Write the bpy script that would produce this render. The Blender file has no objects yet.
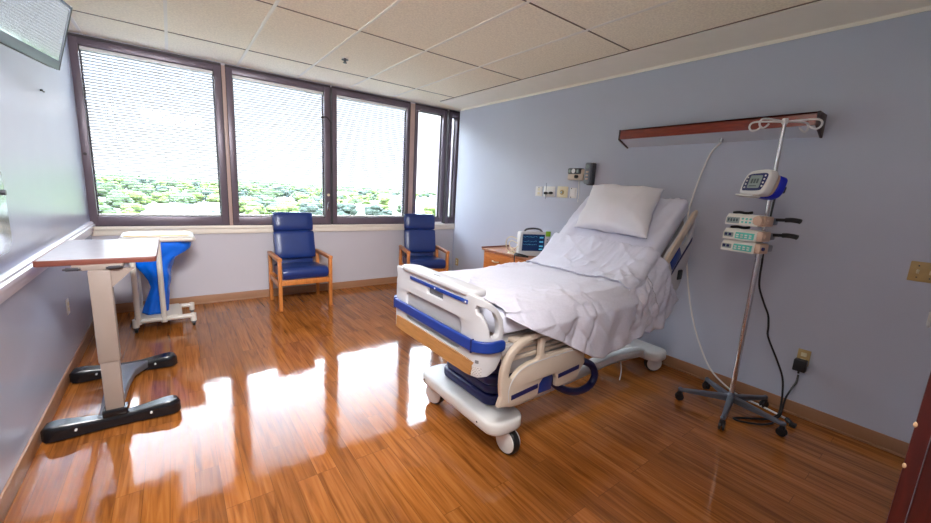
import bpy, bmesh, math, random
from mathutils import Vector, Matrix, noise
from mathutils.geometry import tessellate_polygon
PI = math.pi
C = bpy.context.scene.collection
SC = bpy.context.scene

# ------------------------------------------------------------------ materials
def S(r, g, b):
    f = lambda c: (c/255/12.92 if c/255 <= .04045 else ((c/255+.055)/1.055)**2.4)
    return (f(r), f(g), f(b), 1)

def mat(name, col, rough=.5, metal=0., var=.06, scale=8., bump=0., bscale=60., spec=.5, coat=0., stretch=None, emit=None, trans=0., sheen=0.):
    m = bpy.data.materials.new(name); m.use_nodes = True
    nt = m.node_tree; n = nt.nodes; l = nt.links
    p = n['Principled BSDF']
    p.inputs['Roughness'].default_value = rough
    p.inputs['Metallic'].default_value = metal
    p.inputs['Specular IOR Level'].default_value = spec
    p.inputs['Coat Weight'].default_value = coat
    p.inputs['Sheen Weight'].default_value = sheen
    tc = n.new('ShaderNodeTexCoord'); mp = n.new('ShaderNodeMapping')
    l.new(tc.outputs['Object'], mp.inputs['Vector'])
    if stretch: mp.inputs['Scale'].default_value = stretch
    nz = n.new('ShaderNodeTexNoise'); nz.inputs['Scale'].default_value = scale; nz.inputs['Detail'].default_value = 4
    l.new(mp.outputs[0], nz.inputs['Vector'])
    r = n.new('ShaderNodeValToRGB')
    r.color_ramp.elements[0].position = .3; r.color_ramp.elements[1].position = .7
    r.color_ramp.elements[0].color = tuple(c*(1-var) for c in col[:3])+(1,)
    r.color_ramp.elements[1].color = tuple(min(1, c*(1+var)) for c in col[:3])+(1,)
    l.new(nz.outputs['Fac'], r.inputs['Fac']); l.new(r.outputs['Color'], p.inputs['Base Color'])
    if bump:
        nb = n.new('ShaderNodeTexNoise'); nb.inputs['Scale'].default_value = bscale; nb.inputs['Detail'].default_value = 3
        l.new(mp.outputs[0], nb.inputs['Vector'])
        b = n.new('ShaderNodeBump'); b.inputs['Strength'].default_value = bump; b.inputs['Distance'].default_value = .01
        l.new(nb.outputs['Fac'], b.inputs['Height']); l.new(b.outputs['Normal'], p.inputs['Normal'])
    if emit:
        p.inputs['Emission Color'].default_value = emit[0]; p.inputs['Emission Strength'].default_value = emit[1]
    return m

def wood_mat(name, c1, c2, rough=.4, stretch=(30, 30, 3), coat=0.):
    m = bpy.data.materials.new(name); m.use_nodes = True
    nt = m.node_tree; n = nt.nodes; l = nt.links; p = n['Principled BSDF']
    p.inputs['Roughness'].default_value = rough; p.inputs['Coat Weight'].default_value = coat
    tc = n.new('ShaderNodeTexCoord'); mp = n.new('ShaderNodeMapping'); mp.inputs['Scale'].default_value = stretch
    l.new(tc.outputs['Object'], mp.inputs['Vector'])
    nz = n.new('ShaderNodeTexNoise'); nz.inputs['Scale'].default_value = 2; nz.inputs['Detail'].default_value = 6; nz.inputs['Distortion'].default_value = 1.2
    l.new(mp.outputs[0], nz.inputs['Vector'])
    r = n.new('ShaderNodeValToRGB'); r.color_ramp.elements[0].position = .3; r.color_ramp.elements[1].position = .7
    r.color_ramp.elements[0].color = c1; r.color_ramp.elements[1].color = c2
    l.new(nz.outputs['Fac'], r.inputs['Fac']); l.new(r.outputs['Color'], p.inputs['Base Color'])
    return m

def floor_mat():
    m = bpy.data.materials.new('floor_planks'); m.use_nodes = True
    nt = m.node_tree; n = nt.nodes; l = nt.links; p = n['Principled BSDF']
    tc = n.new('ShaderNodeTexCoord')
    mp = n.new('ShaderNodeMapping'); mp.inputs['Rotation'].default_value = (0, 0, PI/2)
    l.new(tc.outputs['Object'], mp.inputs['Vector'])
    br = n.new('ShaderNodeTexBrick')
    br.inputs['Scale'].default_value = 1; br.inputs['Brick Width'].default_value = .92; br.inputs['Row Height'].default_value = .102
    br.inputs['Mortar Size'].default_value = .0011; br.inputs['Bias'].default_value = 0; br.offset = .37; br.offset_frequency = 3
    br.inputs['Color1'].default_value = (0, 0, 0, 1); br.inputs['Color2'].default_value = (1, 1, 1, 1); br.inputs['Mortar'].default_value = (.5, .5, .5, 1)
    l.new(mp.outputs[0], br.inputs['Vector'])
    # grain
    mg = n.new('ShaderNodeMapping'); mg.inputs['Scale'].default_value = (42, 2.2, 1)
    l.new(tc.outputs['Object'], mg.inputs['Vector'])
    off = n.new('ShaderNodeVectorMath'); off.operation = 'MULTIPLY_ADD'
    off.inputs[1].default_value = (9, 9, 9)
    l.new(br.outputs['Color'], off.inputs[0]); l.new(mg.outputs[0], off.inputs[2])
    nz = n.new('ShaderNodeTexNoise'); nz.inputs['Scale'].default_value = 1; nz.inputs['Detail'].default_value = 7; nz.inputs['Distortion'].default_value = .8
    l.new(off.outputs[0], nz.inputs['Vector'])
    r = n.new('ShaderNodeValToRGB')
    e = r.color_ramp.elements; e[0].position = .28; e[0].color = FLOOR[0]; e[1].position = .72; e[1].color = FLOOR[2]
    k = e.new(.5); k.color = FLOOR[1]
    l.new(nz.outputs['Fac'], r.inputs['Fac'])
    hsv = n.new('ShaderNodeHueSaturation')
    mr = n.new('ShaderNodeMapRange'); mr.inputs['To Min'].default_value = .8; mr.inputs['To Max'].default_value = 1.15
    l.new(br.outputs['Color'], mr.inputs['Value']); l.new(mr.outputs[0], hsv.inputs['Value'])
    l.new(r.outputs['Color'], hsv.inputs['Color'])
    mx = n.new('ShaderNodeMix'); mx.data_type = 'RGBA'; mx.blend_type = 'MIX'
    mf = n.new('ShaderNodeMath'); mf.operation = 'MULTIPLY'; mf.inputs[1].default_value = .65
    l.new(br.outputs['Fac'], mf.inputs[0]); l.new(mf.outputs[0], mx.inputs['Factor'])
    l.new(hsv.outputs['Color'], mx.inputs['A']); mx.inputs['B'].default_value = (.06, .022, .008, 1)
    l.new(mx.outputs['Result'], p.inputs['Base Color'])
    # gloss: large smears + waviness
    n2 = n.new('ShaderNodeTexNoise'); n2.inputs['Scale'].default_value = 3; n2.inputs['Detail'].default_value = 5
    l.new(tc.outputs['Object'], n2.inputs['Vector'])
    m2 = n.new('ShaderNodeMapRange'); m2.inputs['To Min'].default_value = .05; m2.inputs['To Max'].default_value = .11
    l.new(n2.outputs['Fac'], m2.inputs['Value']); l.new(m2.outputs[0], p.inputs['Roughness'])
    p.inputs['Specular IOR Level'].default_value = .4
    n3 = n.new('ShaderNodeTexNoise'); n3.inputs['Scale'].default_value = 7; n3.inputs['Detail'].default_value = 2
    l.new(tc.outputs['Object'], n3.inputs['Vector'])
    b = n.new('ShaderNodeBump'); b.inputs['Strength'].default_value = .05; b.inputs['Distance'].default_value = .02
    l.new(n3.outputs['Fac'], b.inputs['Height']); l.new(b.outputs['Normal'], p.inputs['Normal'])
    return m

FLOOR = ((.17, .05, .009, 1), (.32, .105, .02, 1), (.42, .155, .036, 1))

def glass_mat():
    m = bpy.data.materials.new('window_glass'); m.use_nodes = True
    nt = m.node_tree; n = nt.nodes; l = nt.links; n.remove(n['Principled BSDF'])
    o = n['Material Output']; t = n.new('ShaderNodeBsdfTransparent'); t.inputs[0].default_value = (.96, .98, .98, 1)
    g = n.new('ShaderNodeBsdfGlossy'); g.inputs['Roughness'].default_value = .02
    f = n.new('ShaderNodeFresnel'); f.inputs[0].default_value = 1.35
    mx = n.new('ShaderNodeMixShader'); l.new(f.outputs[0], mx.inputs[0]); l.new(t.outputs[0], mx.inputs[1]); l.new(g.outputs[0], mx.inputs[2])
    l.new(mx.outputs[0], o.inputs['Surface'])
    return m

def print_mat():
    m = bpy.data.materials.new('printed_rows'); m.use_nodes = True
    nt = m.node_tree; n = nt.nodes; l = nt.links; p = n['Principled BSDF']; p.inputs['Roughness'].default_value = .5
    tc = n.new('ShaderNodeTexCoord'); mp = n.new('ShaderNodeMapping'); mp.inputs['Rotation'].default_value = (PI/2, 0, 0)
    sp_ = n.new('ShaderNodeSeparateXYZ'); l.new(tc.outputs['Object'], sp_.inputs[0])
    cb_ = n.new('ShaderNodeCombineXYZ'); l.new(sp_.outputs['Y'], cb_.inputs['X']); l.new(sp_.outputs['Z'], cb_.inputs['Y'])
    br = n.new('ShaderNodeTexBrick'); br.inputs['Scale'].default_value = 1; br.inputs['Brick Width'].default_value = .012; br.inputs['Row Height'].default_value = .009
    br.inputs['Mortar Size'].default_value = .003; br.inputs['Color1'].default_value = S(120, 118, 120); br.inputs['Color2'].default_value = S(160, 158, 158); br.inputs['Mortar'].default_value = S(208, 204, 200)
    l.new(cb_.outputs[0], br.inputs['Vector']); l.new(br.outputs['Color'], p.inputs['Base Color'])
    return m

def bag_mat():
    m = mat('blue_plastic_film', (.0, .15, .80, 1), .25, var=.12, scale=6, spec=.6)
    p = m.node_tree.nodes['Principled BSDF']; p.inputs['Transmission Weight'].default_value = 0
    p.inputs['Subsurface Weight'].default_value = .0
    return m

M = {
 'wall': mat('wall_paint', S(182, 186, 200), .42, var=.02, scale=2.5, bump=.05, bscale=90, spec=.4),
 'wall_w': mat('window_wall_paint', S(192, 187, 192), .5, var=.02, scale=2.5),
 'wall_gloss': mat('wall_enamel', S(180, 186, 203), .26, var=.02, scale=2.5, spec=.75),
 'floor': floor_mat(),
 'ceiling': mat('ceiling_tile', S(246, 232, 208), .9, var=.10, scale=70, bump=.25, bscale=120, spec=.1),
 'soffit': mat('soffit_paint', S(242, 234, 220), .8, var=.015, spec=.2),
 'grid_light': mat('grid_bar', S(236, 226, 210), .5, var=.01),
 'grid_dark': mat('grid_shade_seam', S(120, 100, 82), .8, var=.05),
 'trim': mat('rail_paint', S(226, 224, 232), .25, var=.02, spec=.6),
 'sill': mat('sill_paint', S(230, 220, 205), .4, var=.02),
 'baseboard': mat('vinyl_base', S(158, 116, 86), .4, var=.08, scale=4),
 'frame': mat('bronze_frame', S(102, 90, 100), .35, metal=.2, var=.08, scale=5),
 'frame_dark': mat('dark_gasket', S(42, 30, 36), .5, var=.1),
 'frame_tan': mat('tan_mullion', S(176, 150, 140), .4, var=.05),
 'glass': glass_mat(),
 'slat': mat('blind_slat', S(140, 146, 158), .5, var=.03),
 'white_metal': mat('white_metal', S(228, 226, 224), .35, var=.03),
 'white_plastic': mat('white_plastic', S(222, 220, 216), .38, var=.03, scale=5),
 'bed_plastic': mat('bed_plastic', S(198, 197, 198), .38, var=.03, scale=5),
 'bed_beige': mat('bed_beige', S(206, 190, 172), .4, var=.03, scale=5),
 'bed_recess': mat('bed_recess', S(168, 166, 166), .45, var=.03, scale=5),
 'blue_rubber': mat('blue_rubber', S(24, 58, 140), .35, var=.06),
 'navy': mat('navy_rubber', S(22, 30, 88), .4, var=.08),
 'blue_dev': mat('blue_device', S(16, 32, 190), .35, var=.05),
 'oak_panel': wood_mat('oak_panel', S(168, 118, 66), S(190, 138, 84), .4, (3, 3, 30)),
 'black': mat('black_rubber', S(24, 24, 26), .45, var=.1),
 'black_gloss': mat('black_gloss', S(20, 22, 26), .22, var=.08),
 'dark_grey': mat('dark_grey', S(62, 62, 68), .45, var=.06),
 'grey': mat('grey_metal', S(128, 130, 138), .4, metal=.5, var=.05),
 'pewter': mat('pewter_base', S(104, 108, 118), .42, metal=.6, var=.06),
 'chrome': mat('chrome', S(214, 208, 204), .18, metal=1, var=.02),
 'steel': mat('brushed_steel', S(190, 194, 200), .25, metal=1, var=.04, stretch=(1, 1, 30)),
 'sheet': mat('white_sheet', S(216, 217, 231), .85, var=.02, scale=3, bump=.6, bscale=12, spec=.15, sheen=.2),
 'blanket': mat('thermal_blanket', S(216, 214, 226), .9, var=.03, scale=60, bump=.3, bscale=110, spec=.1, sheen=.25),
 'pillow': mat('pillow_case', S(226, 225, 230), .85, var=.02, scale=3, bump=.45, bscale=9, spec=.15, sheen=.2),
 'vinyl': mat('blue_vinyl', S(25, 48, 108), .34, var=.08, scale=6),
 'chair_wood': wood_mat('honey_oak', S(172, 100, 44), S(206, 132, 66), .35, (20, 20, 4)),
 'cab_wood': wood_mat('cabinet_oak', S(188, 104, 40), S(214, 132, 60), .35, (4, 4, 24)),
 'cab_top': wood_mat('cabinet_top', S(150, 96, 66), S(184, 128, 94), .3, (4, 24, 4)),
 'cherry': wood_mat('cherry_wood', S(112, 34, 18), S(142, 52, 28), .28, (26, 4, 26)),
 'mahogany': wood_mat('mahogany_door', S(56, 12, 8), S(78, 22, 14), .35, (24, 24, 3)),
 'dark_wood': mat('dark_end_cap', S(52, 20, 18), .4, var=.1),
 'diffuser': mat('lamp_diffuser', S(206, 206, 214), .4, var=.02),
 'laminate': mat('grey_laminate', S(204, 202, 208), .16, var=.03, scale=20, spec=.6),
 'edge_brown': mat('brown_edge', S(112, 62, 50), .35, var=.08),
 'taupe': mat('taupe_column', S(142, 127, 117), .4, var=.03),
 'pvc': mat('white_pvc', S(216, 209, 198), .3, var=.02),
 'cream_lid': mat('cream_lid', S(226, 194, 124), .45, var=.06, scale=4),
 'bag': bag_mat(),
 'tv_bezel': mat('tv_bezel', S(92, 102, 116), .4, var=.03),
 'screen_dark': mat('screen_glass', S(70, 78, 92), .1, var=.02, spec=1., coat=1.),
 'screen_blue': mat('monitor_screen', S(14, 26, 52), .12, var=.15, scale=20, emit=(S(26, 46, 86), .06)),
 'screen_cyan': mat('monitor_trace', S(60, 130, 160), .3, emit=(S(90, 170, 200), .08)),
 'lcd': mat('lcd_grey', S(150, 164, 160), .25, var=.05),
 'lcd_dark': mat('lcd_segments', S(70, 84, 86), .3, var=.05),
 'teal': mat('teal_label', S(96, 196, 182), .4, var=.05),
 'pump': mat('pump_cream', S(226, 224, 214), .4, var=.03),
 'pump_tan': mat('pump_tan', S(204, 172, 148), .45, var=.05),
 'beige_plate': mat('beige_plate', S(178, 150, 96), .45, var=.08, scale=20),
 'ivory': mat('ivory_plate', S(220, 210, 176), .4, var=.04),
 'green_tag': mat('green_tag', S(130, 180, 40), .5),
 'cable_white': mat('white_cable', S(230, 226, 220), .4),
 'print': mat('grey_print', S(120, 118, 120), .6),
 'print_rows': print_mat(),
 'brass': mat('brass_dent', S(206, 170, 130), .4, var=.1),
 'tree_a': mat('leaves_yellow_green', (.06, .085, .022, 1), .8, var=.45, scale=1.1, spec=.1),
 'tree_b': mat('leaves_mid_green', (.032, .048, .02, 1), .8, var=.4, scale=1.1, spec=.1),
 'tree_c': mat('leaves_blue_green', (.026, .037, .027, 1), .8, var=.4, scale=1.1, spec=.1),
 'bark': mat('bark', (.12, .09, .06, 1), .9),
 'ground': mat('town_ground', (.045, .06, .028, 1), .9, var=.5, scale=.02),
 'stucco': mat('pale_stucco', (.26, .25, .24, 1), .8, var=.04),
 'roof': mat('pale_roof', (.3, .3, .32, 1), .8, var=.08),
 'roof_tan': mat('tan_roof', (.28, .22, .18, 1), .8, var=.08),
 'far_glass': mat('dark_panes', (.06, .08, .1, 1), .2),
}

M['screen_dark'].node_tree.nodes['Principled BSDF'].inputs['IOR'].default_value = 2.1
# ------------------------------------------------------------------ mesh builder
class B:
    def __init__(s): s.bm = bmesh.new()
    def add(s, t, Mx=None):
        if Mx is not None: bmesh.ops.transform(t, matrix=Mx, verts=t.verts)
        me = bpy.data.meshes.new('tmp'); t.to_mesh(me); t.free(); s.bm.from_mesh(me); bpy.data.meshes.remove(me)
        return s
    def box(s, x0, x1, y0, y1, z0, z1, bev=0., Mx=None, seg=2):
        t = bmesh.new(); bmesh.ops.create_cube(t, size=1)
        bmesh.ops.scale(t, vec=(abs(x1-x0), abs(y1-y0), abs(z1-z0)), verts=t.verts)
        bmesh.ops.translate(t, vec=((x0+x1)/2, (y0+y1)/2, (z0+z1)/2), verts=t.verts)
        if bev: bmesh.ops.bevel(t, geom=t.edges[:], offset=bev, segments=seg, profile=.5, affect='EDGES')
        return s.add(t, Mx)
    def sphere(s, c, r, sub=2, sc=(1, 1, 1)):
        t = bmesh.new(); bmesh.ops.create_icosphere(t, subdivisions=sub, radius=r)
        bmesh.ops.scale(t, vec=sc, verts=t.verts); bmesh.ops.translate(t, vec=c, verts=t.verts)
        return s.add(t)
    def cyl(s, a, b, r, r2=None, seg=16, bev=0.):
        a, b = Vector(a), Vector(b); d = b-a
        t = bmesh.new(); bmesh.ops.create_cone(t, cap_ends=True, segments=seg, radius1=r, radius2=r if r2 is None else r2, depth=d.length)
        if bev:
            ed = [e for e in t.edges if len(e.link_faces) == 2 and e.calc_face_angle(0) > 1.2]
            bmesh.ops.bevel(t, geom=ed, offset=bev, segments=2, affect='EDGES')
        q = Vector((0, 0, 1)).rotation_difference(d.normalized())
        return s.add(t, Matrix.Translation((a+b)/2) @ q.to_matrix().to_4x4())
    def tube(s, pts, r, seg=8, smooth=4, cyclic=False, taper=None):
        P = [Vector(p) for p in pts]
        if smooth and len(P) > 2:
            Q = []; n = len(P)
            for i in range(n if cyclic else n-1):
                if cyclic: p0, p1, p2, p3 = P[i-1], P[i], P[(i+1) % n], P[(i+2) % n]
                else: p0, p1, p2, p3 = P[max(i-1, 0)], P[i], P[i+1], P[min(i+2, n-1)]
                for k in range(smooth):
                    u = k/smooth
                    Q.append(.5*((2*p1)+(p2-p0)*u+(2*p0-5*p1+4*p2-p3)*u*u+(3*p1-p0-3*p2+p3)*u**3))
            if not cyclic: Q.append(P[-1])
            P = Q
        n = len(P); rings = []; up = None; t = s.bm
        for i in range(n):
            if cyclic: d = P[(i+1) % n]-P[i-1]
            else: d = P[min(i+1, n-1)]-P[max(i-1, 0)]
            d.normalize()
            if up is None:
                up = d.orthogonal().normalized()
            else:
                up = (up-d*up.dot(d))
                up = up.normalized() if up.length > 1e-6 else d.orthogonal().normalized()
            w = d.cross(up); rr = r if taper is None else r*(1+(taper-1)*i/(n-1))
            rings.append([t.verts.new(P[i]+rr*(math.cos(2*PI*k/seg)*up+math.sin(2*PI*k/seg)*w)) for k in range(seg)])
        for i in range(n if cyclic else n-1):
            a, b = rings[i], rings[(i+1) % n]
            for k in range(seg): t.faces.new((a[k], a[(k+1) % seg], b[(k+1) % seg], b[k]))
        if not cyclic:
            t.faces.new(rings[0][::-1]); t.faces.new(rings[-1])
        return s
    def lathe(s, prof, c=(0, 0, 0), Mx=None, seg=24):
        t = bmesh.new(); rings = []
        for r, z in prof: rings.append([t.verts.new((r*math.cos(2*PI*k/seg), r*math.sin(2*PI*k/seg), z)) for k in range(seg)])
        for a, b in zip(rings, rings[1:]):
            for k in range(seg): t.faces.new((a[k], a[(k+1) % seg], b[(k+1) % seg], b[k]))
        t.faces.new(rings[0][::-1]); t.faces.new(rings[-1])
        return s.add(t, Mx if Mx is not None else Matrix.Translation(c))
    def prism(s, loops, w0, w1, f, cuts=None, bev=0.):
        """outline (with holes) in (u,v) extruded w0..w1 and mapped by f(u,v,w)"""
        t = bmesh.new()
        L3 = [[Vector((u, v, 0)) for u, v in lp] for lp in loops]
        flat = [p for lp in L3 for p in lp]
        tri = tessellate_polygon(L3)
        va = [t.verts.new((p.x, p.y, w0)) for p in flat]; vb = [t.verts.new((p.x, p.y, w1)) for p in flat]
        for a, b, c in tri:
            try: t.faces.new((va[a], va[b], va[c])); t.faces.new((vb[c], vb[b], vb[a]))
            except ValueError: pass
        o = 0
        for lp in L3:
            k = len(lp)
            for i in range(k):
                j = (i+1) % k
                t.faces.new((va[o+i], va[o+j], vb[o+j], vb[o+i]))
            o += k
        bmesh.ops.recalc_face_normals(t, faces=t.faces)
        if bev:
            ed = [e for e in t.edges if len(e.link_faces) == 2 and abs(abs(e.link_faces[0].normal.z)-abs(e.link_faces[1].normal.z)) > .5]
            bmesh.ops.bevel(t, geom=ed, offset=bev, segments=2, profile=.5, affect='EDGES')
        if cuts:
            for c in cuts:
                bmesh.ops.bisect_plane(t, geom=t.verts[:]+t.edges[:]+t.faces[:], plane_co=(c, 0, 0), plane_no=(1, 0, 0))
        for v in t.verts: v.co = f(*v.co)
        bmesh.ops.recalc_face_normals(t, faces=t.faces)
        return s.add(t)
    def grid(s, rows, closed_v=False):
        t = s.bm; R = [[t.verts.new(p) for p in r] for r in rows]
        for a, b in zip(R, R[1:]):
            n = len(a)
            for k in range(n if closed_v else n-1): t.faces.new((a[k], a[(k+1) % n], b[(k+1) % n], b[k]))
        return R

def obj(name, b, m, parent=None, flat=False, org=None, ang=.7):
    bm = b.bm
    bmesh.ops.recalc_face_normals(bm, faces=bm.faces)
    if org is not None: bmesh.ops.translate(bm, vec=-Vector(org), verts=bm.verts)
    for f in bm.faces: f.smooth = not flat
    for e in bm.edges:
        if len(e.link_faces) == 2 and e.calc_face_angle(0) > ang: e.smooth = False
    me = bpy.data.meshes.new(name); bm.to_mesh(me); bm.free()
    me.materials.append(M[m] if isinstance(m, str) else m)
    o = bpy.data.objects.new(name, me); C.objects.link(o)
    if parent is not None: o.parent = parent
    return o
def tag(o, label, cat, group=None):
    o['label'] = label; o['category'] = cat
    if group: o['group'] = group
    return o
def thing(name, label, cat, loc, rz=0, group=None):
    o = bpy.data.objects.new(name, None); C.objects.link(o); o.empty_display_size = .1
    o.location = loc; o.rotation_euler = (0, 0, rz)
    return tag(o, label, cat, group)
def single(name, b, m, label, cat, loc, group=None, **k):
    """a thing that is one mesh; geometry given in world coordinates"""
    o = obj(name, b, m, None, org=loc, **k); o.location = loc
    return tag(o, label, cat, group)
def struct(name, b, m, parent=None, **k):
    o = obj(name, b, m, parent, **k)
    if parent is None: o['kind'] = 'structure'
    return o
def dup(root, loc, rz=None, label=None):
    r = root.copy(); C.objects.link(r); r.location = loc
    if rz is not None: r.rotation_euler = (0, 0, rz)
    if label: r['label'] = label
    for ch in list(root.children):
        c = ch.copy(); C.objects.link(c); c.parent = r
        for g in ch.children:
            d = g.copy(); C.objects.link(d); d.parent = c
    return r
def rrect(x0, x1, y0, y1, r, n=5):
    o = []
    for cx, cy, a in ((x1-r, y1-r, 0), (x0+r, y1-r, 90), (x0+r, y0+r, 180), (x1-r, y0+r, 270)):
        for k in range(n+1):
            t = math.radians(a+90*k/n); o.append((cx+r*math.cos(t), cy+r*math.sin(t)))
    return o
def smooth_loop(P, n=4):
    P = [Vector((x, y, 0)) for x, y in P]; m = len(P); o = []
    for i in range(m):
        p0, p1, p2, p3 = P[i-1], P[i], P[(i+1) % m], P[(i+2) % m]
        for k in range(n):
            u = k/n; q = .5*((2*p1)+(p2-p0)*u+(2*p0-5*p1+4*p2-p3)*u*u+(3*p1-p0-3*p2+p3)*u**3); o.append((q.x, q.y))
    return o
XY = lambda u, v, w: Vector((u, v, w))
def lerp(a, b, t): return a+(b-a)*t
def interp(x, T):
    if x <= T[0][0]: return T[0][1]
    for (a, b), (c, d) in zip(T, T[1:]):
        if x <= c:
            t = (x-a)/(c-a); return b+(d-b)*t
    return T[-1][1]

# ------------------------------------------------------------------ room
XL, XR, YW, ZC = -.68, 3.58, 5.37, 2.74
struct('floor', B().box(XL-.15, 3.95, -1.75, 5.55, -.12, 0), 'floor')
ceil = struct('ceiling', B().box(XL-.15, 3.95, -1.75, 5.55, ZC, ZC+.12), 'ceiling')
gl = B(); xs = [.05+.635*k for k in range(-1, 6)]
for x in xs:
    if x < 3.2: gl.box(x-.012, x+.012, .0, YW, ZC-.005, ZC)
struct('grid_bar', gl, 'grid_light', ceil)
gd = B()
for y in (4.65, 3.35, 2.05, .75): gd.box(XL, 3.19, y-.005, y+.005, ZC-.004, ZC)  # cross bars drawn thin and dark: their shade is put into the colour
gd.box(3.185, 3.197, 0, 5.0, ZC-.004, ZC)
struct('shaded_bar_seam', gd, 'grid_dark', ceil)
# sloping plaster border along the right wall
sf = B().prism([[(3.2, ZC+.001), (XR+.1, ZC+.001), (XR+.1, 2.69), (XR, 2.69), (3.2, ZC-.012)]], -.02, 5.02, lambda u, v, w: Vector((u, w, v)))
sf.box(XR-.012, XR+.01, -.02, 5.02, 2.668, 2.692)
struct('trim_1', sf, 'soffit')
struct('wall_left', B().box(XL-.15, XL, -1.75, 5.55, 0, ZC), 'wall_gloss')
struct('wall_right', B().box(XR, XR+.12, -.0, 5.03, 0, ZC).box(3.8, 3.95, 5.0, 5.55, 0, ZC).box(3.7, 3.95, -1.75, 5.03, 0, ZC), 'wall')
ww = B().box(XL-.15, 3.95, YW, 5.55, 0, .93)
ww.box(XL-.15, 3.95, YW, 5.55, 2.715, ZC); ww.box(XL-.15, XL-.02, YW-.02, 5.55, .9, ZC)
struct('wall_window', ww, 'wall_w')
# back wall with the doorway the photograph is taken from, and the corridor behind
bk = B().box(1.03, 3.7, -.16, -.02, 0, ZC).box(XL, -.62, -.16, -.02, 0, ZC).box(-.62, 1.03, -.16, -.02, 2.2, ZC).box(XL-.15, 3.95, -1.75, -1.6, 0, ZC)
struct('wall_back', bk, 'wall')
dj = B().box(1.0, 1.04, -.0125, .0075, 0, 2.2, .002).box(1.004, 1.04, -.19, -.0135, 0, 2.2, .002)
dr = struct('door_1', dj, 'mahogany')
for z, y in ((1.145, .007), (1.066, .006)): struct('dent', B().sphere((1.0005, y, z), .0035, 2, (.5, .8, 1.5)), 'brass', dr)
# baseboards
struct('baseboard_left', B().box(XL, XL+.012, -.02, YW, 0, .10, .003), 'baseboard')
struct('baseboard_right', B().box(XR-.012, XR, .0, 5.03, 0, .10, .003).box(XR-.022, XR, .0, 5.03, 0, .016, .004), 'baseboard')
struct('baseboard_window', B().box(XL, 3.8, YW-.012, YW, 0, .10, .003).box(XL, 3.8, YW-.022, YW, 0, .016, .004), 'baseboard')
# chair rail on the left wall: stepped profile
rp = [(0, .865), (.014, .865), (.014, .885), (.024, .892), (.024, .925), (.036, .932), (.036, .952), (.024, .958), (.024, .972), (.012, .980), (0, .980)]
struct('trim_2', B().prism([rp], -.02, YW, lambda u, v, w: Vector((XL+u, w, v))), 'trim')
# window sill + apron
sl = B().box(XL, 3.8, YW-.055, YW+.02, .895, .93, .006).box(XL, 3.8, YW-.03, YW, .835, .897, .004)
struct('trim_3', sl, 'sill')

# windows: frames, panes, hardware
def window(n, x0, x1, fx0, fx1):
    z0, z1, fz0, fz1 = 1.03, 2.64, .93, 2.715
    f = B()
    f.box(fx0, x0, 5.36, 5.50, fz0, fz1, .004).box(x1, fx1, 5.36, 5.50, fz0, fz1, .004)
    f.box(fx0, fx1, 5.362, 5.50, fz0, z0, .004).box(fx0, fx1, 5.362, 5.50, z1, fz1, .004)
    w = struct('window_%d' % n, f, 'frame')
    g = B(); e = .012
    g.box(x0-.001, x0+e, 5.42, 5.44, z0, z1).box(x1-e, x1+.001, 5.42, 5.44, z0, z1).box(x0, x1, 5.42, 5.44, z0-.001, z0+e).box(x0, x1, 5.42, 5.44, z1-e, z1)
    g.box(fx0-.003, fx0+.004, 5.352, 5.45, fz0, fz1).box(fx1-.004, fx1+.003, 5.352, 5.45, fz0, fz1)
    g.box(fx0, fx1, 5.352, 5.365, fz1-.012, fz1+.012).box(fx0, fx1, 5.352, 5.365, fz0-.005, fz0+.006)
    struct('gasket', g, 'frame_dark', w)
    struct('pane', B().box(x0, x1, 5.455, 5.461, z0, z1), 'glass', w)
    return w
w1 = window(1, -.62, .452, -.69, .522)
w2 = window(2, .628, 1.649, .562, 1.725)
w3 = window(3, 1.812, 2.86, 1.745, 2.9)
w4 = window(4, 3.045, 3.50, 2.985, 3.56)
window(5, 3.665, 3.76, 3.60, 3.80)
mu = B()
for x0, x1 in ((.524, .560), (2.903, 2.978)): mu.box(x0, x1, 5.348, 5.5, .93, 2.71, .003)
struct('trim_4', mu, 'frame_tan')
for w, zz in ((w2, (1.17, 1.33, 2.29)),):
    for z, m_ in ((1.33, 'ivory'),):
        struct('latch', B().cyl((1.69, 5.362, z), (1.69, 5.34, z), .018, seg=12, bev=.003), m_, w)
    struct('handle', B().tube([(1.688, 5.362, 1.24), (1.688, 5.335, 1.235), (1.675, 5.33, 1.2), (1.678, 5.33, 1.15), (1.69, 5.335, 1.12)], .009, 8), 'steel', w)
    struct('handle', B().tube([(1.60, 5.345, 2.31), (1.66, 5.335, 2.33), (1.70, 5.335, 2.30), (1.73, 5.345, 2.26)], .008, 8), 'frame_dark', w)
struct('latch', B().cyl((-.655, 5.362, 1.64), (-.655, 5.345, 1.64), .014, seg=12), 'frame_dark', w1)

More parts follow.
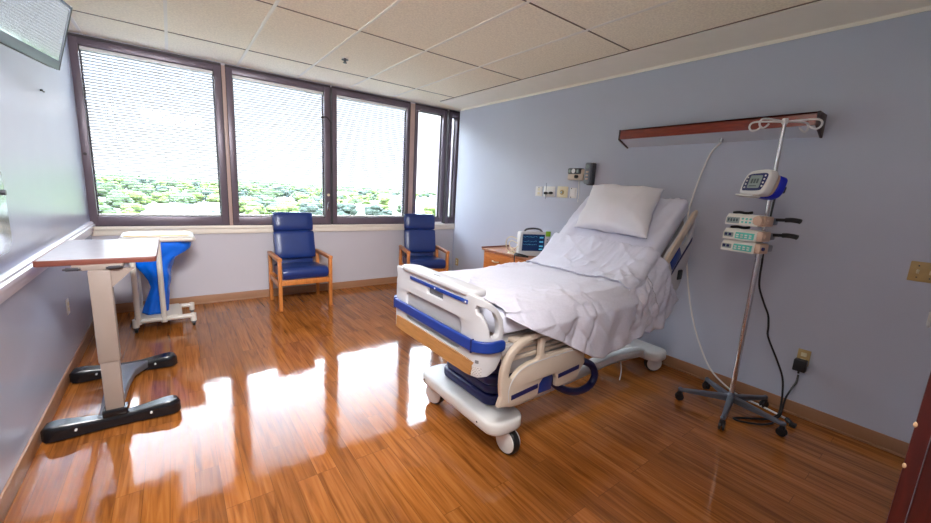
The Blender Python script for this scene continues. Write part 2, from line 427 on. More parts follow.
# blinds
def blind(x0, x1, label):
    zt, zb = 2.63, 1.066
    t = thing('window_blind', label, 'blind', ((x0+x1)/2, 5.405, zt), group='blinds behind the window glass')
    s = B(); n = int((zt-.02-zb)/.0275); hw = (x1-x0)/2-.006
    for k in range(n):
        z = -.03-k*.0275; a = math.radians(16)
        dy, dz = .0125*math.cos(a), .0125*math.sin(a)
        # curved slat: three ridges
        pr = [(-dy, dz), (0, .0022), (dy, -dz)]
        rows = [[(sx, y, z+zz) for y, zz in pr]+[(sx, y, z+zz-.0006) for y, zz in pr[::-1]] for sx in (-hw, hw)]
        s.grid(rows, True)
    obj('slats', s, 'slat', t, ang=1.2)
    obj('head_rail', B().box(-hw, hw, -.013, .013, -.022, .008, .002), 'white_metal', t)
    obj('bottom_rail', B().box(-hw, hw, -.01, .01, zb-zt-.030, zb-zt-.012, .003), 'white_metal', t)
    c = B()
    for fx in (-.62, .1, .66): c.cyl((hw*fx, -.0135, -.02), (hw*fx, -.0135, zb-zt-.01), .0012, seg=5)
    obj('ladder_cord', c, 'grey', t)
blind(-.62, .452, 'white slatted blind covering the big leftmost window pane')
blind(.628, 1.649, 'white slatted blind in the second window from the left, behind the blue chair')
blind(1.812, 2.86, 'white slatted blind in the third window from the left')

# ------------------------------------------------------------------ hospital bed
BO = Vector((2.3, 1.84, 0))
bed = thing('hospital_bed', 'white and blue adjustable hospital bed with raised backrest, head against the right wall', 'bed', BO)
def bp(name, b, m, parent=None, **k): return obj(name, b, m, parent or bed, org=BO, **k)
X0, YC, FH, RR, TL = 1.15, 1.825, .395, .09, .05
def fb(s, z, w):
    a = abs(s); g = 1 if s >= 0 else -1
    if a < FH: x, y, nx, ny = X0, YC+s, 1, 0
    elif a < FH+RR*PI/2:
        t = (a-FH)/RR; x = X0+RR*(1-math.cos(t)); y = YC+g*(FH+RR*math.sin(t)); nx, ny = math.cos(t), -g*math.sin(t)
    else:
        d = a-FH-RR*PI/2; x = X0+RR+d; y = YC+g*(FH+RR); nx, ny = 0, -g
    return Vector((x+nx*w, y+ny*w, z))
SE = FH+RR*PI/2+TL
def mirror(P): return P+[(-x, y) for x, y in P[::-1]]
half = [(0, .575), (.45, .575), (.50, .585), (.55, .615), (.577, .66), (SE, .70), (SE, .82), (SE-.012, .875), (SE-.045, .925), (.50, .962), (.45, .982), (.39, .99)]
outer = mirror(half[1:])
hole = [(.422, .947), (.472, .940), (.515, .915), (.543, .876), (.553, .83), (.553, .80), (.542, .788), (.512, .788), (.50, .80), (.496, .825), (.48, .862), (.45, .893), (.423, .905), (.413, .928)]
hole2 = [(-x, y) for x, y in hole]
rec = rrect(-.31, .29, .672, .85, .045)
slot = rrect(-.13, .04, .895, .935, .008, 2)
cuts = [g*(FH+RR*PI/2*k/7) for g in (1, -1) for k in range(8)]
fbd = bp('footboard', B().prism([outer, hole, hole2, rec, slot], 0, .036, fb, cuts, .004), 'bed_plastic', ang=.9)
bp('recess', B().prism([rrect(-.32, .30, .662, .86, .05)], .018, .034, fb), 'bed_recess', fbd)
bp('slot_back', B().prism([rrect(-.14, .05, .885, .945, .01)], .02, .034, fb), 'grey', fbd)
bp('bumper', B().prism([rrect(-SE-.004, SE+.004, .711, .771, .02, 3)], -.018, .002, fb, cuts+[0], .006), 'blue_rubber', fbd, ang=.9)
for s_ in (-.415, .415): bp('bumper_joint', B().prism([rrect(s_-.004, s_+.004, .705, .775, .002, 1)], -.0195, 0, fb), 'navy', fbd)
bp('wood_panel', B().prism([smooth_loop([(-.37, .578), (-.41, .594), (-.415, .632), (-.39, .658), (0, .660), (.36, .660), (.39, .645), (.395, .60), (.37, .578), (0, .577)], 3)], -.008, .002, fb), 'oak_panel', fbd)
hood = B()
hood.prism([rrect(1.455, 2.19, X0-.012, X0+.135, .06, 6)], .975, 1.013, lambda u, v, w: Vector((v, u, w-.012*max(0, (v-X0))/.1)), bev=.012)
bp('control_hood', hood, 'bed_plastic', fbd, ang=.9)
bp('blue_stripe', B().box(X0-.006, X0+.004, 1.47, 2.06, .938, .958, .003), 'blue_rubber', fbd)
for y in (1.48, 1.77): bp('screw', B().cyl((X0-.009, y, .948), (X0, y, .948), .005, seg=8), 'white_metal', fbd)
bp('print_label', B().prism([rrect(-.47, -.40, .588, .632, .003, 2)], -.0008, .001, fb, [-.45, -.43, -.415]), 'print_rows', fbd)
bp('warning_mark', B().prism([rrect(-.452, -.432, .65, .667, .002, 1)], -.001, .001, fb), 'print', fbd)
bp('hood_mark', B().box(X0+.028, X0+.042, 1.79, 1.86, 1.0075, 1.0095), 'print', fbd)
# deck under the mattress
dk = B().box(1.34, 2.62, 1.44, 2.24, .66, .735, .012).box(1.22, 1.42, 1.5, 2.2, .60, .68, .01)
dk.box(1.5, 3.0, 1.50, 1.57, .56, .64, .01).box(1.5, 3.0, 2.11, 2.18, .56, .64, .01)
sl45 = Matrix.Translation((2.66, 0, .76)) @ Matrix.Rotation(-PI/4, 4, 'Y')
dk.box(0, .86, 1.44, 2.24, -.07, -.015, .012, sl45)
bp('deck', dk, 'bed_recess')
bp('deck_side', B().box(1.36, 2.05, 1.385, 1.425, .53, .70, .012), 'bed_recess')
us = B()
for k in range(4): us.box(1.36+k*.02, 1.95, 1.372+.004*k, 1.46, .61+.03*k, .632+.03*k, .006)
bp('deck_edge', us, 'bed_beige')
# lift column bellows
bl = B()
for k in range(5):
    z = .245+k*.064; i = .012*(k % 2)
    bl.prism([rrect(1.405+i, 1.76-i, 1.535+i, 2.06-i, .07, 5)], z, z+.062, XY, bev=.014)
bp('lift_column', bl, 'navy', ang=.9)
# chassis
cf = B().prism([rrect(1.305, 1.56, 1.372, 2.19, .085, 7)], .168, .245, XY, bev=.018)
bp('chassis', cf, 'white_plastic', ang=.9)
rb = B().prism([rrect(3.19, 3.42, 1.44, 2.25, .085, 6)], .135, .215, XY, bev=.018)
for y0 in (1.555, 2.03):
    arc = [(1.50, .17), (1.9, .17), (2.3, .185), (2.7, .205), (3.0, .18), (3.25, .15), (3.25, .21), (3.05, .245), (2.7, .27), (2.3, .255), (1.9, .24), (1.50, .24)]
    rb.prism([arc], y0, y0+.09, lambda u, v, w: Vector((u, w, v)), bev=.012)
bp('chassis_beam', rb, 'white_plastic', ang=.9)
for y in (1.52, 2.10): bp('chassis_bolt', B().cyl((1.302, y, .205), (1.31, y, .205), .006, seg=8), 'dark_grey')
def bed_caster(x, y, rz, r=.074, st=.15):
    R_ = Matrix.Translation((x, y, r)) @ Matrix.Rotation(rz, 4, 'Z') @ Matrix.Rotation(PI/2, 4, 'X')
    c = B().lathe([(r*.55, -.026), (r*.9, -.026), (r, -.016), (r, .016), (r*.9, .026), (r*.55, .026)], Mx=R_, seg=28)
    c.cyl((x, y, r), (x, y, st), .02, seg=10)
    w = bp('caster', c, 'black', ang=.6)
    g = B()
    for sg in (1, -1):
        g.lathe([(r*.98*.9, .0), (r*.86, .006), (r*.5, .014), (.001, .017)], Mx=R_ @ Matrix.Translation((0, .004, sg*.026)) @ (Matrix.Identity(4) if sg > 0 else Matrix.Rotation(PI, 4, 'X')), seg=28)
    g.prism([smooth_loop([(-.05, .06), (-.056, .09), (-.03, .13), (.0, .138), (.03, .13), (.05, .1), (.03, .085)], 3)], -.03, .03, lambda u, v, w_: Matrix.Translation((x, y, 0)) @ Matrix.Rotation(rz, 4, 'Z') @ Vector((u, w_, v)), bev=.004)
    bp('wheel_cover', g, 'white_plastic', w, ang=.6)
bed_caster(1.475, 1.43, math.radians(-86), .078, .18); bed_caster(1.40, 2.10, math.radians(-75), .078, .18); bed_caster(3.345, 1.54, math.radians(-35)); bed_caster(3.32, 2.15, 0)
# foot side rail (near side)
YR = lambda u, v, w: Vector((u, w, v))
ro = smooth_loop([(1.345, .378), (1.308, .44), (1.296, .53), (1.305, .61), (1.345, .68), (1.42, .73), (1.52, .752), (1.70, .755), (1.86, .745), (1.94, .71), (1.965, .62), (1.955, .42)], 3)
ro = ro[:-3]+[(1.955, .42), (1.945, .388), (1.92, .382), (1.77, .378), (1.748, .385), (1.742, .44), (1.72, .472), (1.62, .472), (1.595, .445), (1.588, .378), (1.57, .37), (1.42, .364), (1.375, .366)]
ha = smooth_loop([(1.35, .56), (1.375, .645), (1.44, .695), (1.52, .717), (1.566, .718), (1.574, .66), (1.57, .60), (1.50, .592), (1.42, .565), (1.375, .53)], 3)
hb = rrect(1.612, 1.92, .61, .715, .035, 4)
fr = bp('foot_side_rail', B().prism([ro, ha, hb], 1.335, 1.368, YR, bev=.007), 'bed_beige', ang=.9)
for q_ in ([(1.375, .41), (1.578, .425), (1.578, .452), (1.375, .437)], [(1.752, .438), (1.945, .452), (1.945, .478), (1.752, .464)]): bp('rail_stripe', B().prism([q_], 1.3325, 1.337, YR), 'navy', fr)
bp('rail_latch', B().box(1.60, 1.735, 1.36, 1.40, .36, .475, .008), 'blue_rubber', fr)
bp('rail_groove', B().tube([(1.36, 1.3345, .40), (1.352, 1.3345, .47), (1.38, 1.3345, .53), (1.45, 1.3345, .575), (1.56, 1.3345, .588), (1.75, 1.3345, .59), (1.90, 1.3345, .59)], .003, 6), 'bed_plastic', fr)
# head side rail (near side), turned up with the backrest
hp_ = smooth_loop([(2.90, 1.09), (3.06, 1.24), (3.235, 1.42), (3.262, 1.40), (3.268, 1.30), (3.27, 1.10), (3.20, .92), (3.14, .82), (3.04, .82), (2.94, .92)], 3)
hh = smooth_loop([(3.09, 1.215), (3.20, 1.325), (3.235, 1.33), (3.238, 1.26), (3.20, 1.19), (3.14, 1.165)], 3)
hr = bp('head_side_rail', B().prism([hp_, hh], 1.345, 1.378, YR, bev=.006), 'bed_plastic', ang=.9)
bp('rail_top_bar', B().prism([smooth_loop([(2.88, 1.07), (3.03, 1.235), (3.225, 1.43), (3.262, 1.40), (3.06, 1.18), (2.92, 1.04)], 3)], 1.338, 1.36, YR, bev=.005), 'bed_beige', hr)
bp('control_pad', B().prism([[(2.95, 1.05), (3.06, 1.16), (3.105, 1.10), (2.995, .99)]], 1.338, 1.35, YR, bev=.004), 'blue_rubber', hr)
bp('rail_stripe', B().prism([[(3.0, .95), (3.255, 1.205), (3.255, 1.232), (3.0, .977)]], 1.342, 1.35, YR), 'navy', hr)
bp('rail_latch', B().box(3.10, 3.17, 1.335, 1.36, .90, .98, .01), 'black', hr)
bp('rail_arm', B().box(2.98, 3.06, 1.36, 1.45, .55, .95, .012), 'bed_recess')
# hose loop under the deck
bp('hose', B().tube([(1.86, 1.55, .42), (1.93, 1.52, .29), (2.05, 1.5, .20), (2.2, 1.5, .145), (2.34, 1.5, .15), (2.39, 1.5, .22), (2.36, 1.52, .30), (2.25, 1.56, .36), (2.2, 1.6, .45)], .026, 12), 'navy')
bp('strap', B().tube([(2.78, 1.53, .22), (2.79, 1.52, .15), (2.775, 1.515, .07)], .004, 6), 'white_plastic')

# mattress with fitted sheet: profile lofted across the bed
ZM = .885
def top_z(x):
    if x <= 2.44: return ZM
    if x >= 2.64: return .94+(x-2.62)
    t = (x-2.44)/.2; return ZM+.075*t*t
def wr(p, a, f=(5, 9, 5), o=0.):
    return a*(noise.noise(Vector((p[0]*f[0]+o, p[1]*f[1], p[2]*f[2])))+.5*noise.noise(Vector((p[0]*f[0]*2.3+o, p[1]*f[1]*2.3, p[2]*f[2]*2.3))))
def ridge(a, b, f, k, seed):
    q = 1-2.0*abs(noise.noise(Vector((a*f, b*f*k, seed))))
    return max(0, q)**3
def creases(x, y, seed=0.):
    v = .012*ridge(x+.5*y, y-.5*x, 8, .22, 1.3)+.010*ridge(x-.8*y, y+.8*x, 7, .25, 5.7)+.007*ridge(x*.3+y, x, 12, .15, 8.8)
    m = max(0, .38+noise.noise(Vector((x*2.1, y*2.1, 3.3+seed))))
    return v*min(1, m*1.6)
topc = [(x, top_z(x)) for x in [1.36+.018*k for k in range(102)] if x < 3.17]
prof = [(1.335, .75), (1.325, .80), (1.335, .86)]+topc+[(3.20, 1.505), (3.235, 1.505), (3.262, 1.485), (3.285, 1.45), (3.28, 1.42)]
bot = [(3.24, 1.375), (3.1, 1.235), (2.9, 1.035), (2.74, .875), (2.66, .795), (2.58, .755), (2.4, .745), (1.8, .745)]
prof = prof+bot
cx = sum(p[0] for p in prof)/len(prof)
def offs(P, d):
    o = []; n = len(P)
    for i in range(n):
        a, b = Vector(P[i-1]), Vector(P[(i+1) % n]); t = (b-a).normalized(); nn = Vector((t.y, -t.x)); o.append((P[i][0]+nn.x*d, P[i][1]+nn.y*d))
    return o
mb = B(); rows = []
ys = [(1.405, .03), (1.412, .014), (1.425, .004), (1.45, 0)]+[(1.45+.0105*k, 0) for k in range(1, 80)]+[(2.29, 0), (2.305, .004), (2.318, .014), (2.325, .03)]
for y, d in ys:
    rows.append([(x, y+.0, z+(wr((x, y, z), .012 if x > 2.6 else .003, (5, 4, 5), 3)+((.012*ridge(x*.35+y, x*.2, 9, .4, 2.2)*max(0, min(1, (abs(y-1.84)-.05)*3))+1.6*creases(x, y, 2)) if x > 2.6 else 0))) for x, z in offs(prof, d)])
R_ = mb.grid(rows, True)
mb.bm.faces.new(R_[0]); mb.bm.faces.new(R_[-1][::-1])
bp('mattress', mb, 'sheet', ang=1.2)

# blanket
hem = [(1.33, .872), (1.5, .777), (1.69, .694), (1.865, .603), (2.04, .515), (2.14, .490), (2.25, .492), (2.45, .52), (2.61, .548), (2.735, .60), (2.82, .68)]
def drape(us, xtop, lift, hemz, hemdx, yout, amp, seed, far=.10, fold=14, ybase=1.40):
    rows = []
    for u in us:
        xt = xtop(u); zt = top_z(xt)+lift; r = []
        Lh = max(.0, zt-hemz(u)); pts = []
        for k in range(4): pts.append((xt, 2.352, zt-.03-far*(1-k/4), 0))
        pts += [(xt, 2.345, zt-.015, 0), (xt, 2.325, zt-.002, 0)]
        ny = 84
        for k in range(ny+1):
            y = lerp(2.30, ybase+.035, k/ny); pts.append((xt, y, zt+.01*math.exp(-((xt-2.3)/.35)**2)*0, 0))
        pts += [(xt, ybase+.016, zt-.004, .02), (xt, ybase, zt-.018, .04)]
        nh = 26
        for k in range(1, nh+1):
            h = k/nh; z = lerp(zt-.018, min(zt-.02, hemz(u)), h); dl = zt-z
            x = xt+hemdx(u)*h
            y = lerp(ybase-.006, yout, min(1, dl/.10)**.8)+amp*min(1, dl/.25)*(math.sin(x*fold+seed)+.6*math.sin(x*fold*1.9+seed*2+2*h))
            pts.append((x, y, z, h))
        for x, y, z, h in pts:
            q = (x, y, z)
            n1 = wr(q, .006, (3.2, 8, 4), 1.3)+1.5*creases(x, y+(zt-z if h else 0))+(.5*creases(x*1.3+3, y*1.3) if seed > 2 else 0)
            if h < .05: r.append((x, y, z+n1))
            else: r.append((x, y+n1*1.2, z))
        rows.append(r)
    return rows
nb_ = 150
bk_rows = drape([k/nb_ for k in range(nb_+1)], lambda u: lerp(1.345, 2.68, u), .014,
    lambda u: interp(lerp(1.33, 2.82, u), hem), lambda u: lerp(-.012, .14, u), 1.300, .011, 1.3)
bb = B(); bb.grid(bk_rows)
bl_o = single('blanket', bb, 'blanket', 'white woven blanket spread over the bed foot and hanging down the near side', 'blanket', (2.0, 1.85, .9), ang=3)
sm = bl_o.modifiers.new('thick', 'SOLIDIFY'); sm.thickness = .006; sm.offset = -1
# turned-down top sheet
sh = drape([k/60 for k in range(61)], lambda u: lerp(2.46, 2.80, u), .032,
    lambda u: interp(u, [(0, .56), (.25, .53), (.5, .56), (.7, .62), (1, .745)]), lambda u: lerp(.22, .32, u), 1.312, .012, 4.1, .16, 22)
sb = B(); sb.grid(sh)
sh_o = single('top_sheet', sb, 'sheet', 'white sheet folded down across the bed below the pillow, one end trailing off the side', 'sheet', (2.6, 1.85, 1.0), ang=3)
sm = sh_o.modifiers.new('thick', 'SOLIDIFY'); sm.thickness = .008; sm.offset = -1

# pillow
pw, ph, pt = .345, .25, .11
pb_ = B(); n = 44
def prow(sign):
    rows = []
    for i in range(n+1):
        u = -1+2*i/n; r = []
        for j in range(n+1):
            v = -1+2*j/n
            e = max(0, (1-abs(u)**2.6)*(1-abs(v)**2.6))
            t = pt*(e**.52)
            px = pw*u*(1-.10*(1-abs(v)**1.5)*abs(u)**3); py = ph*v*(1-.10*(1-abs(u)**1.5)*abs(v)**3); ed = max(abs(u), abs(v))**4; px += -.055*v+.012*ed*noise.noise(Vector((v*3, u, 9))); py += .016*ed*noise.noise(Vector((u*3, v, 4)))
            wv = (.022*noise.noise(Vector((u*1.6, v*1.6, 2+sign)))+.010*noise.noise(Vector((u*6, v*3, 5+sign)))*max(abs(u), abs(v)))*min(1, e*3)
            r.append((px, py, sign*t+wv))
        rows.append(r)
    return rows
pb_.grid(prow(1)); pb_.grid(prow(-1))
bmesh.ops.remove_doubles(pb_.bm, verts=pb_.bm.verts, dist=1e-4)
pil = obj('pillow', pb_, 'pillow', ang=3)
tag(pil, 'plump white pillow leaning on the raised head of the bed', 'pillow')
ex = Vector((.03, 1, .03)).normalized(); ez = Vector((-.755, 0.02, .655)).normalized(); ey = ez.cross(ex).normalized(); ex = ey.cross(ez)
# local x across the bed, local y down/up the slope, local z off the mattress
pm = Matrix((( ex.x, ey.x, ez.x, 2.975), (ex.y, ey.y, ez.y, 1.85), (ex.z, ey.z, ez.z, 1.415), (0, 0, 0, 1)))
pil.matrix_world = pm

# ------------------------------------------------------------------ patient chairs
def chair(loc, rz, label):
    t = thing('patient_chair', label, 'chair', loc, rz, 'blue patient chairs under the windows')
    for sx in (-1, 1):
        for sy, nm in ((-.265, 'leg'), (.265, 'leg')):
            obj(nm, B().box(sx*.285-.02, sx*.285+.02, sy-.024, sy+.024, 0, .585, .005), 'chair_wood', t)
        obj('armrest', B().box(sx*.285-.026, sx*.285+.026, -.295, .30, .583, .622, .009), 'chair_wood', t)
        obj('side_rail', B().box(sx*.285-.014, sx*.285+.014, -.25, .25, .275, .335, .004), 'chair_wood', t)
    obj('front_rail', B().box(-.27, .27, -.268, -.24, .295, .36, .004), 'chair_wood', t)
    obj('rear_rail', B().box(-.27, .27, .24, .268, .29, .35, .004), 'chair_wood', t)
    # seat cushion: puffed, waterfall front
    s = B(); rows = []; n = 16
    sp = [(-.285, .385), (-.305, .42), (-.30, .465), (-.27, .492), (-.2, .497), (-.05, .482), (.1, .468), (.235, .462), (.245, .42), (.235, .365), (0, .36), (-.25, .362)]
    sp = smooth_loop(sp, 3)
    for i in range(n+1):
        x = lerp(-.255, .255, i/n); e = abs(x)/.255; d = .02*max(0, (e-.8)/.2)**2
        rows.append([(x, y*(1-d), .42+(z-.42)*(1-d*6)+.006*(1-e*e)) for y, z in sp])
    R2 = s.grid(rows, True); s.bm.faces.new(R2[0]); s.bm.faces.new(R2[-1][::-1])
    obj('seat', s, 'vinyl', t, ang=1.0)
    # back cushion and headrest on a leaning plane
    Mb = Matrix.Translation((0, .19, .44)) @ Matrix.Rotation(math.radians(-13), 4, 'X')
    def cushion(z0, z1, wdt, th):
        c = B(); pr_ = smooth_loop([(-th*.2, z0), (-th*.75, z0+.012), (-th, z0+.06), (-th*1.03, (z0+z1)/2), (-th, z1-.05), (-th*.75, z1-.01), (0, z1), (th*.35, z1-.02), (th*.4, (z0+z1)/2), (th*.35, z0+.02)], 3)
        rr = []
        for i in range(13):
            x = lerp(-wdt, wdt, i/12); e = abs(x)/wdt; d = .12*max(0, (e-.75)/.25)**2
            zc = (z0+z1)/2
            rr.append([Mb @ Vector((x, y*(1-2.5*d), zc+(z-zc)*(1-d*.5))) for y, z in pr_])
        Q = c.grid(rr, True); c.bm.faces.new(Q[0]); c.bm.faces.new(Q[-1][::-1]); return c
    obj('backrest', cushion(.085, .44, .238, .06), 'vinyl', t, ang=1.0)
    obj('headrest', cushion(.435, .675, .232, .068), 'vinyl', t, ang=1.0)
    obj('back_panel', B().box(-.22, .22, .03, .05, -.12, .62, .006, Mb), 'vinyl', t)
    return t
chair((1.205, 4.945, 0), 0, 'blue vinyl armchair with oak arms below the second window, in full view')
chair((2.915, 4.86, 0), math.radians(-16), 'blue vinyl armchair with oak arms in the window corner behind the bed foot')

# ------------------------------------------------------------------ overbed table
OT = Vector((-.38, 2.87, 0))
ot = thing('overbed_table', 'tall overbed table with grey top and black base beside the left wall', 'table', OT)
def tp(name, b, m, parent=None, **k): return obj(name, b, m, parent or ot, org=OT, **k)
top = tp('tabletop', B().prism([rrect(-.592, -.113, 2.898, 3.692, .012, 3)], .99, 1.0145, XY), 'laminate')
tp('edge_band', B().prism([rrect(-.604, -.101, 2.886, 3.704, .02, 4), rrect(-.592, -.113, 2.898, 3.692, .012, 3)], .982, 1.0135, XY, bev=.003), 'edge_brown', top)
tp('column', B().box(-.392, -.310, 2.848, 2.898, .09, .50, .004), 'taupe')
tp('sleeve', B().box(-.396, -.304, 2.84, 2.905, .42, .955, .004), 'taupe')
br_ = B().box(-.46, -.25, 2.86, 3.45, .955, .983, .004)
br_.prism([[(-.306, .85), (-.306, .958), (-.20, .958)]], 2.86, 2.875, lambda u, v, w: Vector((u, w, v)))
bkt = tp('bracket', br_, 'taupe')
for x in (-.455, -.285): tp('lever', B().tube([(x-.03, 2.857, .965), (x-.025, 2.835, .97), (x+.025, 2.835, .97), (x+.03, 2.857, .965)], .006, 6).box(x-.025, x+.025, 2.85, 2.862, .958, .976), 'dark_grey', bkt)
def foot(y, x0, x1):
    b = B(); rows = []; n = 30
    for i in range(n+1):
        u = i/n; x = lerp(x0, x1, u); e = abs(2*u-1)
        hw = lerp(.036, .05, min(1, max(0, (e-.25)/.5))); zt = lerp(.078, .098, min(1, max(0, (e-.25)/.5)))
        if e > .84:
            q = (e-.84)/.16; k = math.sqrt(max(.02, 1-q*q)); hw *= k; zt = lerp(.05, zt, k**.5)
        r = []
        for a, c in ((-1, .02), (-1, .6), (-.93, .88), (-.75, 1), (.75, 1), (.93, .88), (1, .6), (1, .02)):
            r.append((x, y+a*hw, .012+c*(zt-.012) if c > .1 else .012))
        rows.append(r)
    Q = b.grid(rows, True); b.bm.faces.new(Q[0]); b.bm.faces.new(Q[-1][::-1]); return b
f1 = tp('base_leg', foot(2.885, -.665, -.045), 'black_gloss', ang=.8)
f2 = tp('base_leg', foot(3.655, -.665, -.055), 'black_gloss', ang=.8)
for f_, y in ((f1, 2.837), (f2, 3.607)):
    for x in (-.52, -.19): tp('screw', B().cyl((x, y-.008, .055), (x, y+.006, .055), .006, seg=8), 'white_metal', f_)
    for x in (-.60, -.10): tp('glide', B().cyl((x, y+.048, .0), (x, y+.048, .016), .02, seg=12), 'black', f_)
tp('base_bar', B().prism([[(-.43, 2.9), (-.34, 2.9), (-.325, 3.3), (-.30, 3.5), (-.22, 3.64), (-.50, 3.64), (-.45, 3.5)]], .03, .085, XY, bev=.01), 'grey', ang=.8)
tp('collar', B().prism([rrect(-.408, -.295, 2.832, 2.915, .01, 3)], .085, .125, XY, bev=.008), 'black_gloss')

# ------------------------------------------------------------------ linen hamper
HO = Vector((-.14, 4.8, 0))
hm = thing('linen_hamper', 'white tube-frame laundry hamper on casters holding a blue bag, in the left corner', 'hamper', HO)
def lp(name, b, m, parent=None, **k): return obj(name, b, m, parent or hm, org=HO, **k)
pr_ = .0225
for x, y in ((-.335, 4.6), (-.142, 4.6), (-.335, 5.0), (-.142, 5.0)):
    lp('post', B().cyl((x, y, .10), (x, y, .88), pr_, seg=14), 'pvc')
lp('top_frame', B().tube([(-.37, 4.60, .88), (.09, 4.60, .88), (.125, 4.63, .88), (.125, 4.97, .88), (.09, 5.0, .88), (-.37, 5.0, .88), (-.40, 4.97, .88), (-.40, 4.63, .88)], pr_, 12, 3, True), 'pvc')
bf = B()
for y in (4.6, 5.0):
    bf.cyl((-.36, y, .105), (.09, y, .105), pr_, seg=14); bf.cyl((.09, y, .127), (.09, y, .05), pr_*1.12, seg=14); bf.sphere((.09, y, .11), pr_*1.15)
    bf.cyl((-.355, y, .128), (-.355, y, .05), pr_*1.12, seg=14)
    for x in (-.335, -.142): bf.cyl((x, y, .075), (x, y, .15), pr_*1.15, seg=14)
bf.cyl((-.335, 4.6, .105), (-.335, 5.0, .105), pr_, seg=14)
bf.cyl((-.02, 4.6, .105), (-.02, 5.0, .105), pr_, seg=14)
lp('base_frame', bf, 'pvc')
lp('shelf', B().box(-.34, -.02, 4.6, 5.0, .126, .136, .003), 'pvc')
for x in (-.355, .09):
    for y in (4.6, 5.0):
        w = B().cyl((x-.012, y, .03), (x+.012, y, .03), .03, seg=16, bev=.004); w.cyl((x, y, .05), (x, y, .065), .02, seg=10); w.box(x-.018, x+.018, y-.02, y+.02, .03, .06, .004)
        lp('caster', w, 'black')
lp('lid', B().prism([rrect(-.39, .115, 4.62, 4.99, .05, 5)], .906, .918, XY, bev=.005), 'cream_lid')
lp('lid_rim', B().prism([rrect(-.41, .13, 4.595, 5.01, .06, 5), rrect(-.37, .10, 4.64, 4.97, .05, 5)], .900, .910, XY, bev=.004), 'pvc')
bg = B(); rows = []
for k in range(37):
    u = k/36; z = lerp(.875, .14, u)
    xl = interp(u, [(0, -.36), (.12, -.345), (.35, -.315), (.55, -.24), (.66, -.225), (.82, -.27), (1, -.31)])
    xr = interp(u, [(0, .11), (.10, .115), (.16, .09), (.25, -.02), (.4, -.06), (.55, -.065), (.7, -.085), (.85, -.10), (1, -.115)])
    yy = interp(u, [(0, .19), (.2, .17), (.6, .11), (1, .13)])
    r = []
    for j in range(40):
        a = 2*PI*j/40; cxx = (xl+xr)/2; rx = (xr-xl)/2
        q = 1+.07*math.sin(7*a+3*u)*min(1, u*5)+.13*noise.noise(Vector((math.cos(a)*2.5, math.sin(a)*2.5, u*7)))+.09*noise.noise(Vector((math.cos(a)*7, math.sin(a)*7, u*11)))
        ca, sa = math.cos(a), math.sin(a)
        f = (abs(ca)**3+abs(sa)**3)**(-1/3)
        r.append((cxx+rx*ca*f*q, 4.8+yy*sa*f*q, z))
    rows.append(r)
Q = bg.grid(rows, True); bg.bm.faces.new(Q[-1])
lp('bag', bg, 'bag', ang=2)

# ------------------------------------------------------------------ television
tv = bpy.data.objects.new('television', None); C.objects.link(tv); tv.empty_display_size = .1
tag(tv, 'flat screen television tilted down from the left wall near the ceiling', 'television')
u_ = Vector((.208, .978, 0)); upv = Vector((.09, -.018, .355)).normalized(); nv = u_.cross(upv).normalized()
if nv.x < 0: nv = -nv
o_ = Vector((-.495, 3.44, 2.065))
tv.matrix_world = Matrix(((u_.x, upv.x, nv.x, o_.x), (u_.y, upv.y, nv.y, o_.y), (u_.z, upv.z, nv.z, o_.z), (0, 0, 0, 1)))
obj('housing', B().box(-.71, 0, 0, .372, -.045, -.002, .006).box(-.55, -.16, .06, .31, -.075, -.04, .012), 'dark_grey', tv)
obj('bezel', B().prism([[(-.71, 0), (0, 0), (0, .372), (-.71, .372)], [(-.698, .05), (-.013, .05), (-.013, .36), (-.698, .36)]], -.002, .006, XY, bev=.002), 'tv_bezel', tv)
obj('screen', B().box(-.70, -.011, .048, .362, -.003, .002), 'screen_dark', tv)
obj('side_trim', B().box(-.004, .002, .0, .372, -.02, .007), 'black', tv)
obj('wall_arm', B().box(-.50, -.42, .12, .24, -.098, -.07, .006), 'dark_grey', tv)

# ------------------------------------------------------------------ left wall items
ds_ = thing('towel_dispenser', 'stainless towel dispenser on the left wall at the photo edge', 'dispenser', (XL, 2.38, 1.12))
obj('body', B().prism([[(0, 0), (.085, 0), (.10, .05), (.10, .34), (.085, .38), (0, .38)]], -.175, .175, lambda u, v, w: Vector((u, w, v)), bev=.004), 'steel', ds_)
obj('knob', B().cyl((.098, .15, .26), (.108, .15, .26), .012, seg=12), 'dark_grey', ds_)
ol = thing('wall_outlet', 'white wall socket low on the left wall under the chair rail', 'outlet', (XL, 3.95, .485))
obj('plate', B().box(0, .007, -.036, .036, -.058, .058, .003), 'white_plastic', ol)
for dz in (.02, -.02): obj('socket', B().box(.006, .010, -.016, .016, dz-.014, dz+.014, .003), 'ivory', ol)
hk = B().cyl((XL, 4.03, 2.012), (XL+.014, 4.03, 2.012), .006, seg=8).tube([(XL+.008, 4.02, 2.012), (XL+.014, 4.05, 2.005), (XL+.012, 4.075, 2.012)], .004, 6)
single('wall_hook', hk, 'black', 'small dark hook on the upper left wall below the television', 'hook', (XL, 4.03, 2.01))

